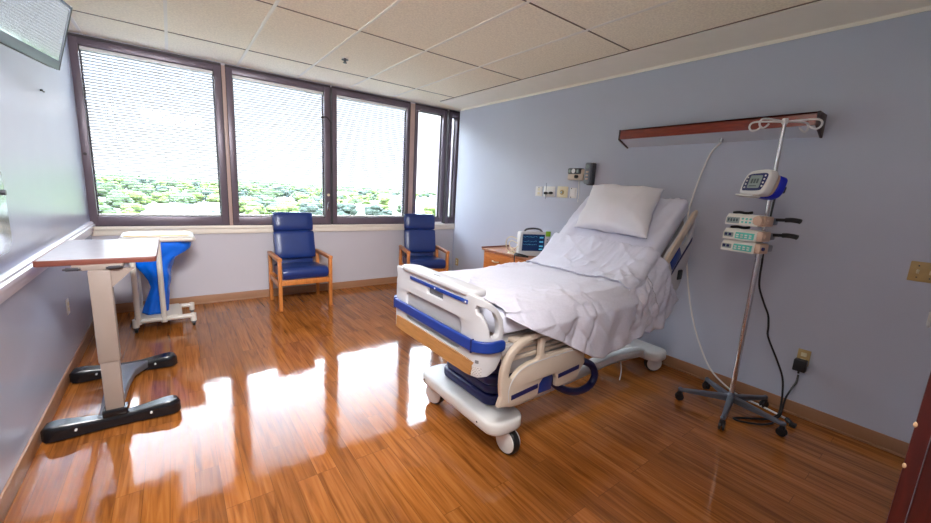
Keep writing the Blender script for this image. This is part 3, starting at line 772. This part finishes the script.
# ------------------------------------------------------------------ nightstand + monitor
NO = Vector((3.34, 3.2, 0))
ns = thing('nightstand', 'honey oak bedside cabinet against the right wall beyond the bed', 'cabinet', NO)
def np_(name, b, m, parent=None, **k): return obj(name, b, m, parent or ns, org=NO, **k)
np_('body', B().box(3.13, 3.565, 2.72, 3.725, .04, .765, .004), 'cab_wood')
tpn = np_('top', B().box(3.10, 3.567, 2.70, 3.745, .765, .79, .006), 'cab_top')
np_('rear_lip', B().box(3.10, 3.567, 3.735, 3.75, .788, .806, .003), 'edge_brown', tpn)
for y0, y1 in ((3.24, 3.705), (2.745, 3.225)):
    for z0, z1 in ((.535, .745), (.30, .52), (.06, .285)):
        d = np_('drawer', B().box(3.115, 3.132, y0, y1, z0, z1, .004), 'cab_wood')
        yc = (y0+y1)/2; zc = (z0+z1)/2+.02
        np_('handle', B().tube([(3.115, yc-.05, zc), (3.09, yc-.045, zc), (3.088, yc, zc-.004), (3.09, yc+.045, zc), (3.115, yc+.05, zc)], .006, 8), 'ivory', d)
np_('plinth', B().box(3.16, 3.56, 2.75, 3.70, 0, .04), 'edge_brown')
vm = thing('patient_monitor', 'grey vital signs monitor with dark blue screen on the oak bedside cabinet', 'monitor', (3.285, 3.03, .79), math.atan2(-.155, .325))
# local: x right along the screen, -y toward the viewer
obj('housing', B().box(-.17, .17, .005, .13, .012, .275, .018).box(-.12, .12, .12, .16, .04, .24, .01), 'white_plastic', vm)
obj('bezel', B().prism([rrect(-.175, .175, .008, .285, .02, 3), rrect(-.148, .122, .062, .255, .008, 2)], -.012, .012, lambda u, v, w: Vector((u, w, v)), bev=.003), 'bed_plastic', vm)
scn = obj('screen', B().box(-.15, .125, -.004, .006, .06, .257), 'screen_blue', vm)
tr = B(); random.seed(2)
for row in (.225, .175, .135):
    pts = [(-.14+.01*k, -.0055, row+random.uniform(-.006, .006)) for k in range(18)]; tr.tube(pts, .0012, 4, 0)
for z in (.22, .17, .12, .085): tr.box(.06, .105, -.0055, -.004, z-.008, z+.008)
obj('trace', tr, 'screen_cyan', scn)
obj('handle', B().tube([(-.11, .06, .275), (-.08, .06, .305), (0, .06, .316), (.08, .06, .305), (.11, .06, .275)], .011, 8), 'dark_grey', vm)
for x_ in (-.115, .115): obj('foot', B().box(x_-.025, x_+.025, .02, .11, 0, .014), 'black', vm)
obj('tag', B().box(.125, .185, -.016, -.012, .235, .295, .002), 'green_tag', vm)
for z in (.08, .11, .14, .17, .2): obj('button', B().cyl((.15, -.016, z), (.15, -.01, z), .008, seg=10), 'grey', vm)
cb = B()
cb.tube([(3.14, 3.16, .98), (3.10, 3.22, 1.0), (3.11, 3.30, .96), (3.14, 3.34, .88), (3.17, 3.32, .81), (3.22, 3.24, .80)], .006, 6)
cb.tube([(3.14, 3.15, .93), (3.13, 3.24, .95), (3.15, 3.30, .90), (3.16, 3.24, .83), (3.18, 3.18, .80)], .006, 6)
cb.tube([(3.16, 3.14, .90), (3.15, 3.22, .86), (3.18, 3.28, .82), (3.14, 3.30, .80), (3.12, 3.22, .80), (3.13, 3.14, .80)], .006, 6)
single('lead_cable', cb, 'ivory', 'pale looped cables hanging at the left side of the bedside monitor', 'cable', (3.14, 3.24, .8))
cb2 = B(); 
cb2.tube([(3.16, 3.10, .80), (3.12, 3.16, .802), (3.09, 3.12, .802), (3.11, 3.02, .802), (3.15, 2.98, .802), (3.12, 3.08, .815), (3.15, 3.18, .81), (3.20, 3.2, .80)], .009, 6)
cb2.tube([(3.10, 3.12, .80), (3.085, 3.13, .79), (3.083, 3.12, .70), (3.085, 3.10, .62)], .006, 6)
single('power_lead', cb2, 'black', 'black lead coiled on the cabinet in front of the monitor', 'cable', (3.12, 3.1, .8))

# ------------------------------------------------------------------ service fittings on the right wall
def wp(root_x=XR): pass
def plate(name, y0, y1, z0, z1, m, label, cat, extra, group=None):
    t = thing(name, label, cat, (XR, (y0+y1)/2, (z0+z1)/2), group=group)
    hy, hz = (y1-y0)/2, (z1-z0)/2
    obj('plate', B().box(-.010, 0, -hy, hy, -hz, hz, .004), m, t)
    for nm, b, mm in extra: obj(nm, b, mm, t)
    return t
plate('outlet_plate', 3.24, 3.35, 1.475, 1.59, 'white_plastic', 'white socket plate at the far left of the row on the headwall', 'outlet',
      [('socket', B().box(-.014, -.009, -.017, .017, .008, .036, .003), 'ivory'), ('socket', B().box(-.014, -.009, -.017, .017, -.036, -.008, .003), 'ivory'), ('screw', B().cyl((-.012, 0, .045), (-.009, 0, .045), .006, seg=8), 'dark_grey')])
plate('valve_plate', 3.045, 3.215, 1.475, 1.595, 'white_plastic', 'white plate with two black knobs on the headwall', 'valve',
      [('knob', B().cyl((-.05, .035, -.02), (-.008, .035, -.02), .015, seg=12, bev=.003), 'black'), ('knob', B().cyl((-.05, -.045, -.015), (-.008, -.045, -.015), .015, seg=12, bev=.003), 'black'),
       ('bar', B().cyl((-.03, .05, -.018), (-.03, -.06, -.018), .006, seg=8), 'dark_grey'), ('stem', B().cyl((-.03, .03, -.09), (-.03, .03, .10), .004, seg=8), 'steel')])
plate('inlet_plate', 2.86, 3.01, 1.475, 1.60, 'ivory', 'cream plate with round inlet in the headwall row, third from left', 'valve',
      [('ring', B().cyl((-.022, 0, -.005), (-.008, 0, -.005), .028, seg=20, bev=.004), 'beige_plate'), ('port', B().cyl((-.026, 0, -.005), (-.02, 0, -.005), .014, seg=16), 'steel')])
plate('outlet_plate', 2.735, 2.83, 1.475, 1.59, 'white_plastic', 'narrow white outlet plate at the right end of the headwall row', 'outlet',
      [('cover', B().box(-.016, -.009, -.03, .03, -.035, .035, .006), 'white_metal'), ('screw', B().cyl((-.013, .025, .048), (-.009, .025, .048), .006, seg=8), 'dark_grey'), ('screw', B().cyl((-.013, .025, -.048), (-.009, .025, -.048), .006, seg=8), 'dark_grey')])
gb = thing('wall_gauge', 'grey and beige gauge box with round dial above the headwall plates', 'gauge', (XR, 2.72, 1.735))
obj('body', B().box(-.09, 0, -.10, .10, -.065, .0, .012).box(-.075, 0, -.10, -.02, -.06, .05, .01), 'bed_beige', gb)
obj('dial_case', B().box(-.095, -.01, -.065, .10, -.002, .06, .012), 'dark_grey', gb)
obj('dial', B().cyl((-.099, .02, .03), (-.094, .02, .03), .024, seg=20), 'white_metal', gb)
for y_ in (.0715, -.0315): obj('gauge_label', B().box(-.0975, -.094, y_-.0135, y_+.0135, .012, .046), 'lcd', gb)
obj('knob', B().cyl((-.12, -.03, -.03), (-.085, -.03, -.03), .018, seg=14, bev=.003), 'black', gb)
obj('tube', B().tube([(-.05, -.03, -.06), (-.05, -.035, -.12), (-.03, -.03, -.20), (-.02, -.02, -.30)], .005, 6), 'white_plastic', gb)
th = thing('handset_holder', 'tall grey wall-mounted holder right of the gauge box with dial', 'holder', (XR, 2.56, 1.735))
obj('cradle', B().box(-.055, 0, -.04, .035, -.115, .115, .012), 'dark_grey', th)
obj('face', B().prism([rrect(-.025, .045, -.105, .115, .02, 4)], -.085, -.045, lambda u, v, w: Vector((w, u, v)), bev=.006), 'grey', th)
obj('display', B().cyl((-.089, .01, .075), (-.083, .01, .075), .02, seg=16), 'lcd', th)
for z in (.02, -.015, -.05): obj('button', B().box(-.088, -.084, -.005, .025, z-.008, z+.008), 'pump_tan', th)

# overbed light
lf = thing('overbed_light', 'long cherry wood overbed light fixture high on the right wall', 'light fixture', (XR, 1.48, 2.07))
hy = .715
FX = lambda u, v, w: Vector((u, w, v))
obj('front_panel', B().prism([[(-.165, -.022), (-.15, -.022), (-.15, .062), (-.165, .062)]], -hy, hy, FX, bev=.003).prism([[(-.165, .05), (0, .05), (0, .062), (-.165, .062)]], -hy, hy, FX), 'cherry', lf)
obj('diffuser', B().prism([[(-.15, -.022), (0, -.08), (0, .045), (-.15, .045)]], -hy+.002, hy-.002, FX), 'diffuser', lf)
for s_ in (-1, 1):
    obj('end_cap', B().prism([[(-.168, -.027), (0, -.088), (0, .064), (-.168, .064)]], s_*hy-.008, s_*hy+.008, FX, bev=.002), 'dark_wood', lf)
obj('socket', B().cyl((-.05, -.12, -.085), (-.05, -.12, -.05), .014, seg=12), 'steel', lf)
# white cord from the fixture
wc = B().tube([(3.53, 1.36, 1.985), (3.525, 1.375, 1.965), (3.52, 1.42, 1.90), (3.535, 1.475, 1.73), (3.545, 1.52, 1.50), (3.55, 1.53, 1.39), (3.55, 1.49, 1.05), (3.55, 1.42, .72), (3.545, 1.35, .50), (3.54, 1.26, .30), (3.535, 1.155, .135), (3.53, 1.03, .045), (3.50, .9, .012), (3.48, .78, .012), (3.45, .66, .012), (3.41, .585, .018)], .007, 8)
wcr = single('cable', wc, 'cable_white', 'white cord hanging from the overbed light to the floor by the right wall', 'cable', (3.54, 1.3, 1.0))
pg = obj('plug', B().cyl((3.41, .585, .018), (3.365, .545, .018), .017, .014, seg=10, bev=.003).box(3.33, 3.375, .52, .555, .006, .03, .004), 'black', wcr, org=(3.54, 1.3, 1.0))
# right wall outlets
po = thing('wall_outlet', 'beige wall socket low on the right wall behind the drip stand', 'outlet', (XR, .60, .445))
obj('plate', B().box(-.008, 0, -.036, .036, -.058, .058, .003), 'beige_plate', po)
for dz in (.022, -.022): obj('socket', B().box(-.011, -.007, -.016, .016, dz-.014, dz+.014, .003), 'ivory', po)
ad = thing('power_adapter', 'black power adapter plugged into the socket on the right wall', 'adapter', (XR-.012, .602, .395))
obj('body', B().box(-.055, 0, -.036, .036, -.045, .04, .006), 'black', ad)
obj('strain_relief', B().cyl((-.03, 0, -.04), (-.03, 0, -.065), .007, seg=8), 'black', ad)
po2 = thing('wall_outlet', 'beige wall socket low on the right wall in the window corner', 'outlet', (XR, 4.92, .36))
obj('plate', B().box(-.008, 0, -.036, .036, -.058, .058, .003), 'beige_plate', po2)
for dz in (.02, -.02): obj('socket', B().box(-.011, -.007, -.016, .016, dz-.014, dz+.014, .003), 'ivory', po2)
sw = thing('switch_plate', 'tan double switch plate on the right wall near the doorway', 'switch', (XR, .155, 1.167))
obj('plate', B().box(-.008, 0, -.062, .062, -.06, .06, .004), 'beige_plate', sw)
for y in (.026, -.026): obj('toggle', B().box(-.018, -.006, y-.006, y+.006, -.012, .012, .003), 'ivory', sw)
for y in (.026, -.026):
    for z in (.035, -.035): obj('screw', B().cyl((-.010, y, z), (-.007, y, z), .004, seg=8), 'dark_grey', sw)
single('wall_hook', B().tube([(XR, .088, .93), (XR-.02, .087, .92), (XR-.025, .086, .88), (XR-.015, .083, .855), (XR, .08, .85)], .008, 8), 'white_plastic', 'small white hook on the right wall under the switch plate', 'hook', (XR, .087, .89))

# ------------------------------------------------------------------ drip stand with pumps
IO = Vector((3.19, .877, 0))
iv = thing('drip_stand', 'chrome drip stand on five grey legs in front of the right wall', 'drip stand', IO)
ip = lambda name, b, m, parent=None, **k: obj(name, b, m, parent or iv, **k)
ip('hub', B().lathe([(.03, .08), (.038, .09), (.036, .115), (.022, .135), (.018, .15)]), 'pewter')
for k in range(5):
    a = math.radians(48+72*k); ca, sa = math.cos(a), math.sin(a)
    b = B(); rows = []
    for i in range(9):
        u = i/8; r = lerp(.015, .325, u); zt = lerp(.13, .098, u); hw = lerp(.022, .014, u); hh = lerp(.045, .022, u)
        rows.append([(r*ca-s*hw*sa, r*sa+s*hw*ca, z) for s, z in ((-1, zt-hh), (-.9, zt-.006), (-.5, zt), (.5, zt), (.9, zt-.006), (1, zt-hh))])
    Q = b.grid(rows, True); b.bm.faces.new(Q[0]); b.bm.faces.new(Q[-1][::-1]); b.sphere((.325*ca, .325*sa, .088), .017)
    lg = ip('leg', b, 'pewter')
    c = B(); ta = Vector((-sa, ca, 0)); ctr = Vector((.325*ca, .325*sa, .029))
    for s in (-1, 1): c.cyl(ctr+ta*s*.004, ctr+ta*s*.018, .029, seg=16, bev=.004)
    c.cyl(ctr, ctr+Vector((0, 0, .05)), .009, seg=8); c.box(ctr.x-.016, ctr.x+.016, ctr.y-.016, ctr.y+.016, .04, .07, .006)
    ip('caster', c, 'black', lg)
ip('pole', B().cyl((0, 0, .12), (0, 0, 1.18), .0165, seg=16).cyl((0, 0, 1.15), (0, 0, 2.055), .0115, seg=16).cyl((0, 0, 1.15), (0, 0, 1.19), .021, seg=16, bev=.004), 'chrome')
hd = B().cyl((0, 0, 2.03), (0, 0, 2.065), .017, seg=14, bev=.003)
for a in (106, 152, 286, 332):
    c, s = math.cos(math.radians(a)), math.sin(math.radians(a))
    P = [(0, 2.045), (.07, 2.05), (.15, 2.052), (.178, 2.04), (.182, 2.015), (.165, 1.995), (.14, 2.0), (.115, 2.022)]
    hd.tube([(r*c, r*s, z) for r, z in P], .006, 8)
ip('hook_head', hd, 'white_metal')
pn = Vector((-.97, .2, 0)).normalized(); pu = Vector((-.2, -.97, 0)).normalized()   # front normal, screen-right
prz = math.atan2(pu.y, pu.x)
def pump(z, kind, label, off):
    t = thing('infusion_pump', label, 'infusion pump', IO+pn*.10-pu*off+Vector((0, 0, z)), prz, 'infusion pumps on the drip stand')
    # local: x right, y back
    W, D, H_ = .105, .10, .037
    obj('body', B().prism([[(-.055, -H_), (.05, -H_), (.06, -H_+.01), (.06, H_-.008), (.045, H_), (-.03, H_), (-.055, H_-.03)]], -W, W, lambda u, v, w: Vector((w, u, v)), bev=.005), 'pump', t)
    SL = lambda u, v, w: Vector((u, -.056+w+.025*max(0, v-.007)/.03, v))
    if kind == 0:
        d = obj('display', B().prism([rrect(-.094, -.012, -.026, .014, .005, 2)], -.003, .002, SL), 'lcd', t)
        q = B()
        for k in range(4): q.prism([rrect(-.086+k*.018, -.075+k*.018, -.014, .006, .002, 1)], -.0042, -.002, SL)
        obj('digits', q, 'lcd_dark', d)
        q = B()
        for k in range(4):
            for r in (-.02, .002): q.prism([rrect(.002+k*.024, .014+k*.024, r, r+.012, .003, 2)], -.003, .002, SL)
        obj('keypad', q, 'teal', t)
    else:
        d = obj('display', B().prism([rrect(-.095, -.035, -.02, .010, .005, 2)], -.003, .002, SL), 'lcd', t)
        q = B()
        for k in range(2): q.prism([rrect(-.09+k*.026, -.072+k*.026, -.012, .005, .002, 1)], -.0042, -.002, SL)
        obj('digits', q, 'navy', d)
        l_ = obj('label_panel', B().prism([rrect(-.022, .096, -.026, .016, .004, 2)], -.003, .002, SL), 'teal', t)
        q = B()
        for k in range(4):
            for r in (-.018, -.004): q.prism([rrect(-.014+k*.027, .002+k*.027, r, r+.008, .002, 1)], -.0042, -.002, SL)
        obj('keypad', q, 'pump', l_)
    obj('side_cap', B().box(W-.004, W+.035, -.045, .055, -H_+.004, H_-.004, .01), 'pump_tan', t)
    obj('port', B().cyl((W+.03, -.02, .0), (W+.045, -.02, .0), .012, seg=12), 'navy' if kind == 2 else 'pump_tan', t)
    if kind < 2:
        cl = obj('clamp', B().box(.06, .13, .06, .125, -.022, .022, .008), 'grey', t)
        obj('clamp_knob', B().cyl((.11, .10, .012), (.19, .10, .018), .011, seg=10, bev=.003).tube([(.18, .10, .017), (.21, .10, .02), (.245, .10, .018), (.262, .10, .014)], .0155, 10), 'black', cl)
        obj('top_lever', B().tube([(-.09, .0, H_+.006), (-.05, 0, H_+.012), (-.01, 0, H_+.008), (.03, 0, H_+.014)], .009, 8), 'black', t)
    else:
        obj('clamp', B().box(.06, .13, .055, .125, -.022, .022, .008), 'grey', t)
    if kind == 0:
        obj('drum', B().cyl((.10, -.06, .0), (.10, .05, .0), .034, seg=20, bev=.006), 'pump_tan', t)
    return t
pump(1.405, 0, 'topmost of the three pumps, cream with a grey display and no teal panel', .065)
pump(1.305, 1, 'middle pump of the stack on the drip stand, teal panel and black clamp knob', .065)
pump(1.226, 2, 'bottom pump of the stack on the drip stand, teal panel, no clamp knob', .065)
# blue and white feeding pump / monitor
bm_ = bpy.data.objects.new('pole_monitor', None); C.objects.link(bm_); bm_.empty_display_size = .1
tag(bm_, 'rounded white monitor with blue-framed screen and blue back, near the drip stand top', 'monitor')
q1 = Matrix.Rotation(math.atan2(-.84, -.54), 4, 'Z') @ Matrix.Rotation(math.radians(-13), 4, "X") @ Matrix.Rotation(math.radians(0), 4, 'Y')
bm_.matrix_world = Matrix.Translation((3.085, .915, 1.645)) @ q1 @ Matrix.Scale(.86, 4)
FXZ = lambda u, v, w: Vector((u, w, v))
def bulge(z): return z
obj('housing', B().prism([smooth_loop([(-.125, -.075), (-.125, .02), (-.095, .08), (-.03, .098), (.08, .098), (.118, .07), (.122, -.03), (.095, -.085), (.02, -.098), (-.09, -.095)], 4)], -.045, .02, FXZ, bev=.014), 'white_plastic', bm_, ang=.9)
fc = obj('face_panel', B().prism([smooth_loop([(-.10, -.055), (-.10, .02), (-.075, .06), (.0, .068), (.085, .066), (.098, .03), (.085, -.04), (.06, -.062), (-.06, -.064)], 4)], -.048, -.04, FXZ, bev=.002), 'navy', bm_, ang=.9)
obj('display', B().prism([rrect(-.055, .055, -.045, .052, .006, 2)], -.051, -.046, FXZ), 'lcd', fc)
for k in range(4):
    for x_, z_ in ((-.08, -.04), (.078, -.03)): obj('button', B().cyl((x_, -.051, z_+k*.026), (x_, -.046, z_+k*.026), .007, seg=10), 'white_plastic', fc)
q = B()
for k in range(3): q.box(-.035+k*.026, -.018+k*.026, -.0525, -.0505, -.01, .026)
q.box(-.04, .03, -.0525, -.0505, -.034, -.026)
obj('digits', q, 'lcd_dark', fc)
obj('rear_case', B().prism([smooth_loop([(-.10, -.06), (-.09, .06), (.0, .085), (.10, .07), (.105, -.04), (.06, -.085), (-.06, -.085)], 4)], .02, .05, FXZ, bev=.008), 'pump_tan', bm_, ang=.9)
obj('blue_back', B().prism([smooth_loop([(-.085, -.07), (-.085, .05), (-.02, .082), (.09, .075), (.11, .02), (.10, -.06), (.04, -.095), (-.05, -.092)], 4)], .05, .115, FXZ, bev=.012), 'blue_dev', bm_, ang=.9)
obj('drip_tray', B().prism([smooth_loop([(-.12, -.095), (-.06, -.098), (.02, -.10), (.05, -.098), (.05, -.108), (.0, -.112), (-.09, -.11), (-.125, -.106)], 3)], -.065, .0, FXZ, bev=.004), 'pump', bm_, ang=.9)
obj('pole_clamp', B().box(.0, .07, .10, .16, -.03, .02, .006), 'dark_grey', bm_)
bc = B()
bc.tube([(3.22, .855, 1.60), (3.215, .86, 1.50), (3.215, .86, 1.40)], .006, 6)
bc.tube([(3.20, .86, 1.22), (3.225, .86, 1.12), (3.255, .865, 1.02), (3.30, .865, .93), (3.335, .83, .82), (3.36, .80, .74), (3.36, .785, .66), (3.365, .775, .58), (3.40, .71, .43), (3.44, .665, .30), (3.455, .648, .18), (3.45, .64, .07), (3.42, .64, .02), (3.36, .655, .01), (3.28, .63, .01), (3.18, .67, .01), (3.09, .77, .01), (3.10, .81, .01), (3.2, .74, .01), (3.30, .67, .01), (3.40, .63, .012), (3.455, .63, .05), (3.47, .628, .14), (3.49, .61, .22), (3.52, .598, .27), (3.538, .60, .32)], .0065, 7)
single('cable', bc, 'black', 'black cord running from the pumps down to the adapter on the right wall', 'cable', (3.3, .8, .8))

# ceiling sprinkler, sill object
sp = thing('sprinkler', 'small dark fire sprinkler head hanging from the ceiling', 'sprinkler', (1.485, 4.142, ZC))
obj('rosette', B().lathe([(.03, -.004), (.032, -.001), (.03, 0)], seg=20), 'grid_light', sp)
obj('head', B().cyl((0, 0, -.035), (0, 0, 0), .012, seg=10).lathe([(.012, -.012), (.034, -.016), (.034, -.020), (.012, -.022)]).cyl((0, 0, -.048), (0, 0, -.042), .02, seg=14), 'dark_grey', sp)
st = thing('tray', 'small white tray lying on the window sill beside the corner chair', 'tray', (3.47, 5.35, .93))
obj('base', B().prism([rrect(-.085, .085, -.022, .03, .015, 3)], 0, .012, XY, bev=.003), 'white_plastic', st)
obj('cover', B().prism([rrect(-.06, .06, -.015, .024, .012, 3)], .012, .03, XY, bev=.006), 'white_metal', st)

# ------------------------------------------------------------------ outside
GZ = -20.
town = B().box(-600, 1900, 60, 2600, GZ-1, GZ)
single('town_ground', town, 'ground', 'pale green and grey ground of the town far below the windows', 'ground', (0, 60, GZ))['kind'] = 'stuff'
random.seed(11)
def tree_proto(kind, seed):
    random.seed(seed); f = B(); R0 = 6.5
    for k in range(17):
        a = random.uniform(0, 2*PI); r = R0*math.sqrt(random.random())*.72; z = random.uniform(4.2, 9.6)
        sc = 1-.5*max(0, (z-6)/5)
        rad = random.uniform(1.7, 3.1)
        t = bmesh.new(); bmesh.ops.create_icosphere(t, subdivisions=3, radius=rad)
        c = Vector((r*math.cos(a)*sc, r*math.sin(a)*sc, z))
        for v in t.verts:
            v.co *= 1+.28*noise.noise(v.co*1.1+c)+.16*noise.noise(v.co*2.7+c)
            v.co.z *= .8; v.co += c
        f.add(t)
    return f
TK = [('tree_a', 'yellow-green tree of the leafy town outside the windows', 'yellow-green trees outside'),
      ('tree_b', 'mid green tree of the leafy town outside the windows', 'mid green trees outside'),
      ('tree_c', 'dark bluish green tree of the leafy town outside the windows', 'dark green trees outside')]
protos = []
for i, (m_, lb, gr) in enumerate(TK):
    t = thing('tree', lb, 'tree', (0, 300, GZ), 0, gr)
    obj('foliage', tree_proto(i, 20+i), m_, t, flat=False, ang=3)
    obj('trunk', B().cyl((0, 0, 0), (0, 0, 6), .45, .25, seg=8), 'bark', t)
    protos.append(t)
BLD = [  # ratio x/y at centre, distance y, width, depth, height, label, roof
 (.008, 262, 17, 12, 4.6, 'long low white building among the trees, seen through the leftmost window', 'roof'),
 (.078, 268, 9, 12, 5.2, 'small white house at the right edge of the leftmost window view', 'roof_tan'),
 (.482, 430, 18, 14, 10, 'pale boxy block standing above the trees in the third window', 'roof'),
 (.405, 300, 26, 14, 4.5, 'wide low pale building in front of the block in the third window', 'roof_tan'),
 (.52, 330, 18, 14, 5, 'low white building at the right side of the third window view', 'roof'),
 (.60, 300, 24, 14, 5, 'low white building nearest in the narrow corner window', 'roof'),
 (.63, 470, 40, 18, 7, 'long pale building farther off in the narrow corner window', 'roof'),
 (.36, 560, 30, 16, 8, 'distant pale building behind trees at the left of the third window', 'roof_tan')]
def building(r, d, w, dp, h, label, rf):
    t = thing('building', label, 'building', (r*d, d, GZ))
    t.rotation_euler = (0, 0, random.uniform(-.15, .15))
    obj('wall', B().box(-w/2, w/2, -dp/2, dp/2, 0, h), 'stucco', t)
    obj('roof', B().box(-w/2-.4, w/2+.4, -dp/2-.4, dp/2+.4, h, h+.5).box(-w*.2, -w*.05, -1.5, 1.5, h+.5, h+1.3), rf, t)
    n_ = max(2, int(w/4.5)); fl = max(1, int(h/3.4))
    for f_ in range(fl):
        for k in range(n_):
            x = -w/2+w*(k+.5)/n_; z = 1.0+f_*3.2
            obj('window', B().box(x-.8, x+.8, -dp/2-.06, -dp/2+.02, z, z+1.4), 'far_glass', t)
for b_ in BLD: building(*b_)
random.seed(5)
placed = []; cnt = 0; tries = 0
while cnt < 290 and tries < 20000:
    tries += 1
    d = 215+640*random.random()**1.35; r = random.uniform(-.16, .72); x = r*d
    if r > .50 and random.random() < .75: continue
    if r > .42 and d < 420 and random.random() < .6: continue
    if any((x-a)**2+(d-b)**2 < (7.5+.008*d)**2 for a, b in placed): continue
    bad = False
    for br_2, bd, bw, bdp, bh, _, _ in BLD:
        if abs(d-bd) < bdp/2+9 and abs(x-br_2*bd) < bw/2+9: bad = True
        if bd-70 < d < bd and abs(r-br_2) < (bw/2+5)/bd: bad = True
    if bad: continue
    placed.append((x, d)); k = random.choices((0, 1, 2), (.42, .36, .22))[0]
    src = protos[k]
    if not src.get('used'):
        tr_ = src; tr_.location = (x, d, GZ); tr_['used'] = 1; tr_.rotation_euler = (0, 0, random.uniform(0, 6))
    else: tr_ = dup(src, (x, d, GZ), random.uniform(0, 6))
    s = random.uniform(.62, 1.0); tr_.scale = (s*random.uniform(.95, 1.25), s*random.uniform(.95, 1.25), s*random.uniform(.85, 1.05)); cnt += 1
for p_ in list(bpy.data.objects):
    if 'used' in p_: del p_['used']
# far woodland
fw = B(); random.seed(9)
for k in range(520):
    d = 800+1300*random.random(); r = random.uniform(-.17, .74); h = random.uniform(4, 6.2)
    t = bmesh.new(); bmesh.ops.create_icosphere(t, subdivisions=2, radius=1)
    sx = random.uniform(7, 16)
    c = Vector((r*d, d, GZ+h*.8))
    for v in t.verts:
        v.co *= 1+.3*noise.noise(v.co*1.7+c*.1); v.co = Vector((v.co.x*sx, v.co.y*sx, v.co.z*h))+c
    fw.add(t)
single('woodland', fw, 'tree_b', 'hazy band of distant woodland along the horizon outside the windows', 'woodland', (300, 1400, GZ), ang=3)['kind'] = 'stuff'

# ------------------------------------------------------------------ light, sky, camera
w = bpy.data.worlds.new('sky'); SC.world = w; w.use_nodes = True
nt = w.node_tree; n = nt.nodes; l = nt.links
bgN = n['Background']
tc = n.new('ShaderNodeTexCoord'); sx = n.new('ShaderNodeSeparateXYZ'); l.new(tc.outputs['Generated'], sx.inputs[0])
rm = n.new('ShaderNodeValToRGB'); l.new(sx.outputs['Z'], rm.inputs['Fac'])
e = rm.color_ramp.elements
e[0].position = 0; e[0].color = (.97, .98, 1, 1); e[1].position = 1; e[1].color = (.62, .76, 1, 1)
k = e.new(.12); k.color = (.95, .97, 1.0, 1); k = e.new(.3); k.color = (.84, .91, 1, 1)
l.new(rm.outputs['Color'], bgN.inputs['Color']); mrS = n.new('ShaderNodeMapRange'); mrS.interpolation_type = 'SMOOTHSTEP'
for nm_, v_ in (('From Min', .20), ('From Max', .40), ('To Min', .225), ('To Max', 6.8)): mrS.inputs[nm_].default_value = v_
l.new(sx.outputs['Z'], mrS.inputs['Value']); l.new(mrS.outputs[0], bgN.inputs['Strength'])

def light(name, typ, loc, rot, energy, col=(1, 1, 1), **k):
    d = bpy.data.lights.new(name, typ); d.energy = energy; d.color = col
    for a, b in k.items(): setattr(d, a, b)
    o = bpy.data.objects.new(name, d); C.objects.link(o); o.location = loc; o.rotation_euler = rot
    return o
light('sun', 'SUN', (0, -20, 60), (math.radians(38), 0, math.radians(-25)), .6, (1, .93, .80), angle=.02)
for x0, x1 in ((-.62, .452), (.628, 1.649), (1.812, 2.86), (3.045, 3.5)):
    p = light('sky_portal', 'AREA', ((x0+x1)/2, 5.52, 1.83), (math.radians(-90), 0, 0), 1, shape='RECTANGLE', size=x1-x0, size_y=1.62)
    p.data.cycles.is_portal = True
lt = thing('added_fill_panel', 'flat white glowing panel added as fill above the doorway, out of view', 'added fill panel', (.1, .38, ZC))  # made-up glowing panel, unseen, added to brighten the room
obj('frame', B().prism([rrect(-.6, .6, -.3, .3, .01, 2), rrect(-.57, .57, -.27, .27, .01, 2)], -.02, -.001, XY), 'grid_light', lt)
obj('diffuser', B().box(-.575, .575, -.275, .275, -.012, -.004), mat('fill_glow', (.9, .88, .84, 1), .5, emit=((1, .93, .84, 1), 1.6)), lt)
light('panel_fill', 'AREA', (.1, .38, ZC-.03), (math.radians(64), 0, math.radians(-8)), 12, (.97, .97, 1), shape='RECTANGLE', size=1.0, size_y=.4, spread=math.radians(95))  # added fill, tilted to brighten the window wall and chairs
light('corridor_fill', 'AREA', (.2, -.9, ZC-.03), (0, 0, 0), 4, (1, .9, .82), shape='RECTANGLE', size=1.2, size_y=.6)  # added warm fill from behind the camera, no known fixture there

cam = bpy.data.cameras.new('camera'); co = bpy.data.objects.new('camera', cam); C.objects.link(co)
cam.sensor_width = 36; cam.lens = 386.09/931*36; cam.clip_start = .02; cam.clip_end = 5000
R = ((.80017194, -.59722109, .05524334), (.06556851, .17866042, .9817236), (.59617584, .78192546, -.18211795))
co.matrix_world = Matrix(((R[0][0], R[1][0], -R[2][0], 0), (R[0][1], R[1][1], -R[2][1], 0), (R[0][2], R[1][2], -R[2][2], 1.5), (0, 0, 0, 1)))
SC.camera = co
SC.view_settings.view_transform = 'Standard'; SC.view_settings.look = 'None'; SC.view_settings.gamma = 1; SC.view_settings.use_curve_mapping = False
SC.view_settings.exposure = 3.1
SC.cycles.max_bounces = 10; SC.cycles.diffuse_bounces = 6; SC.cycles.glossy_bounces = 5; SC.cycles.transparent_max_bounces = 12
SC.cycles.sample_clamp_indirect = 8
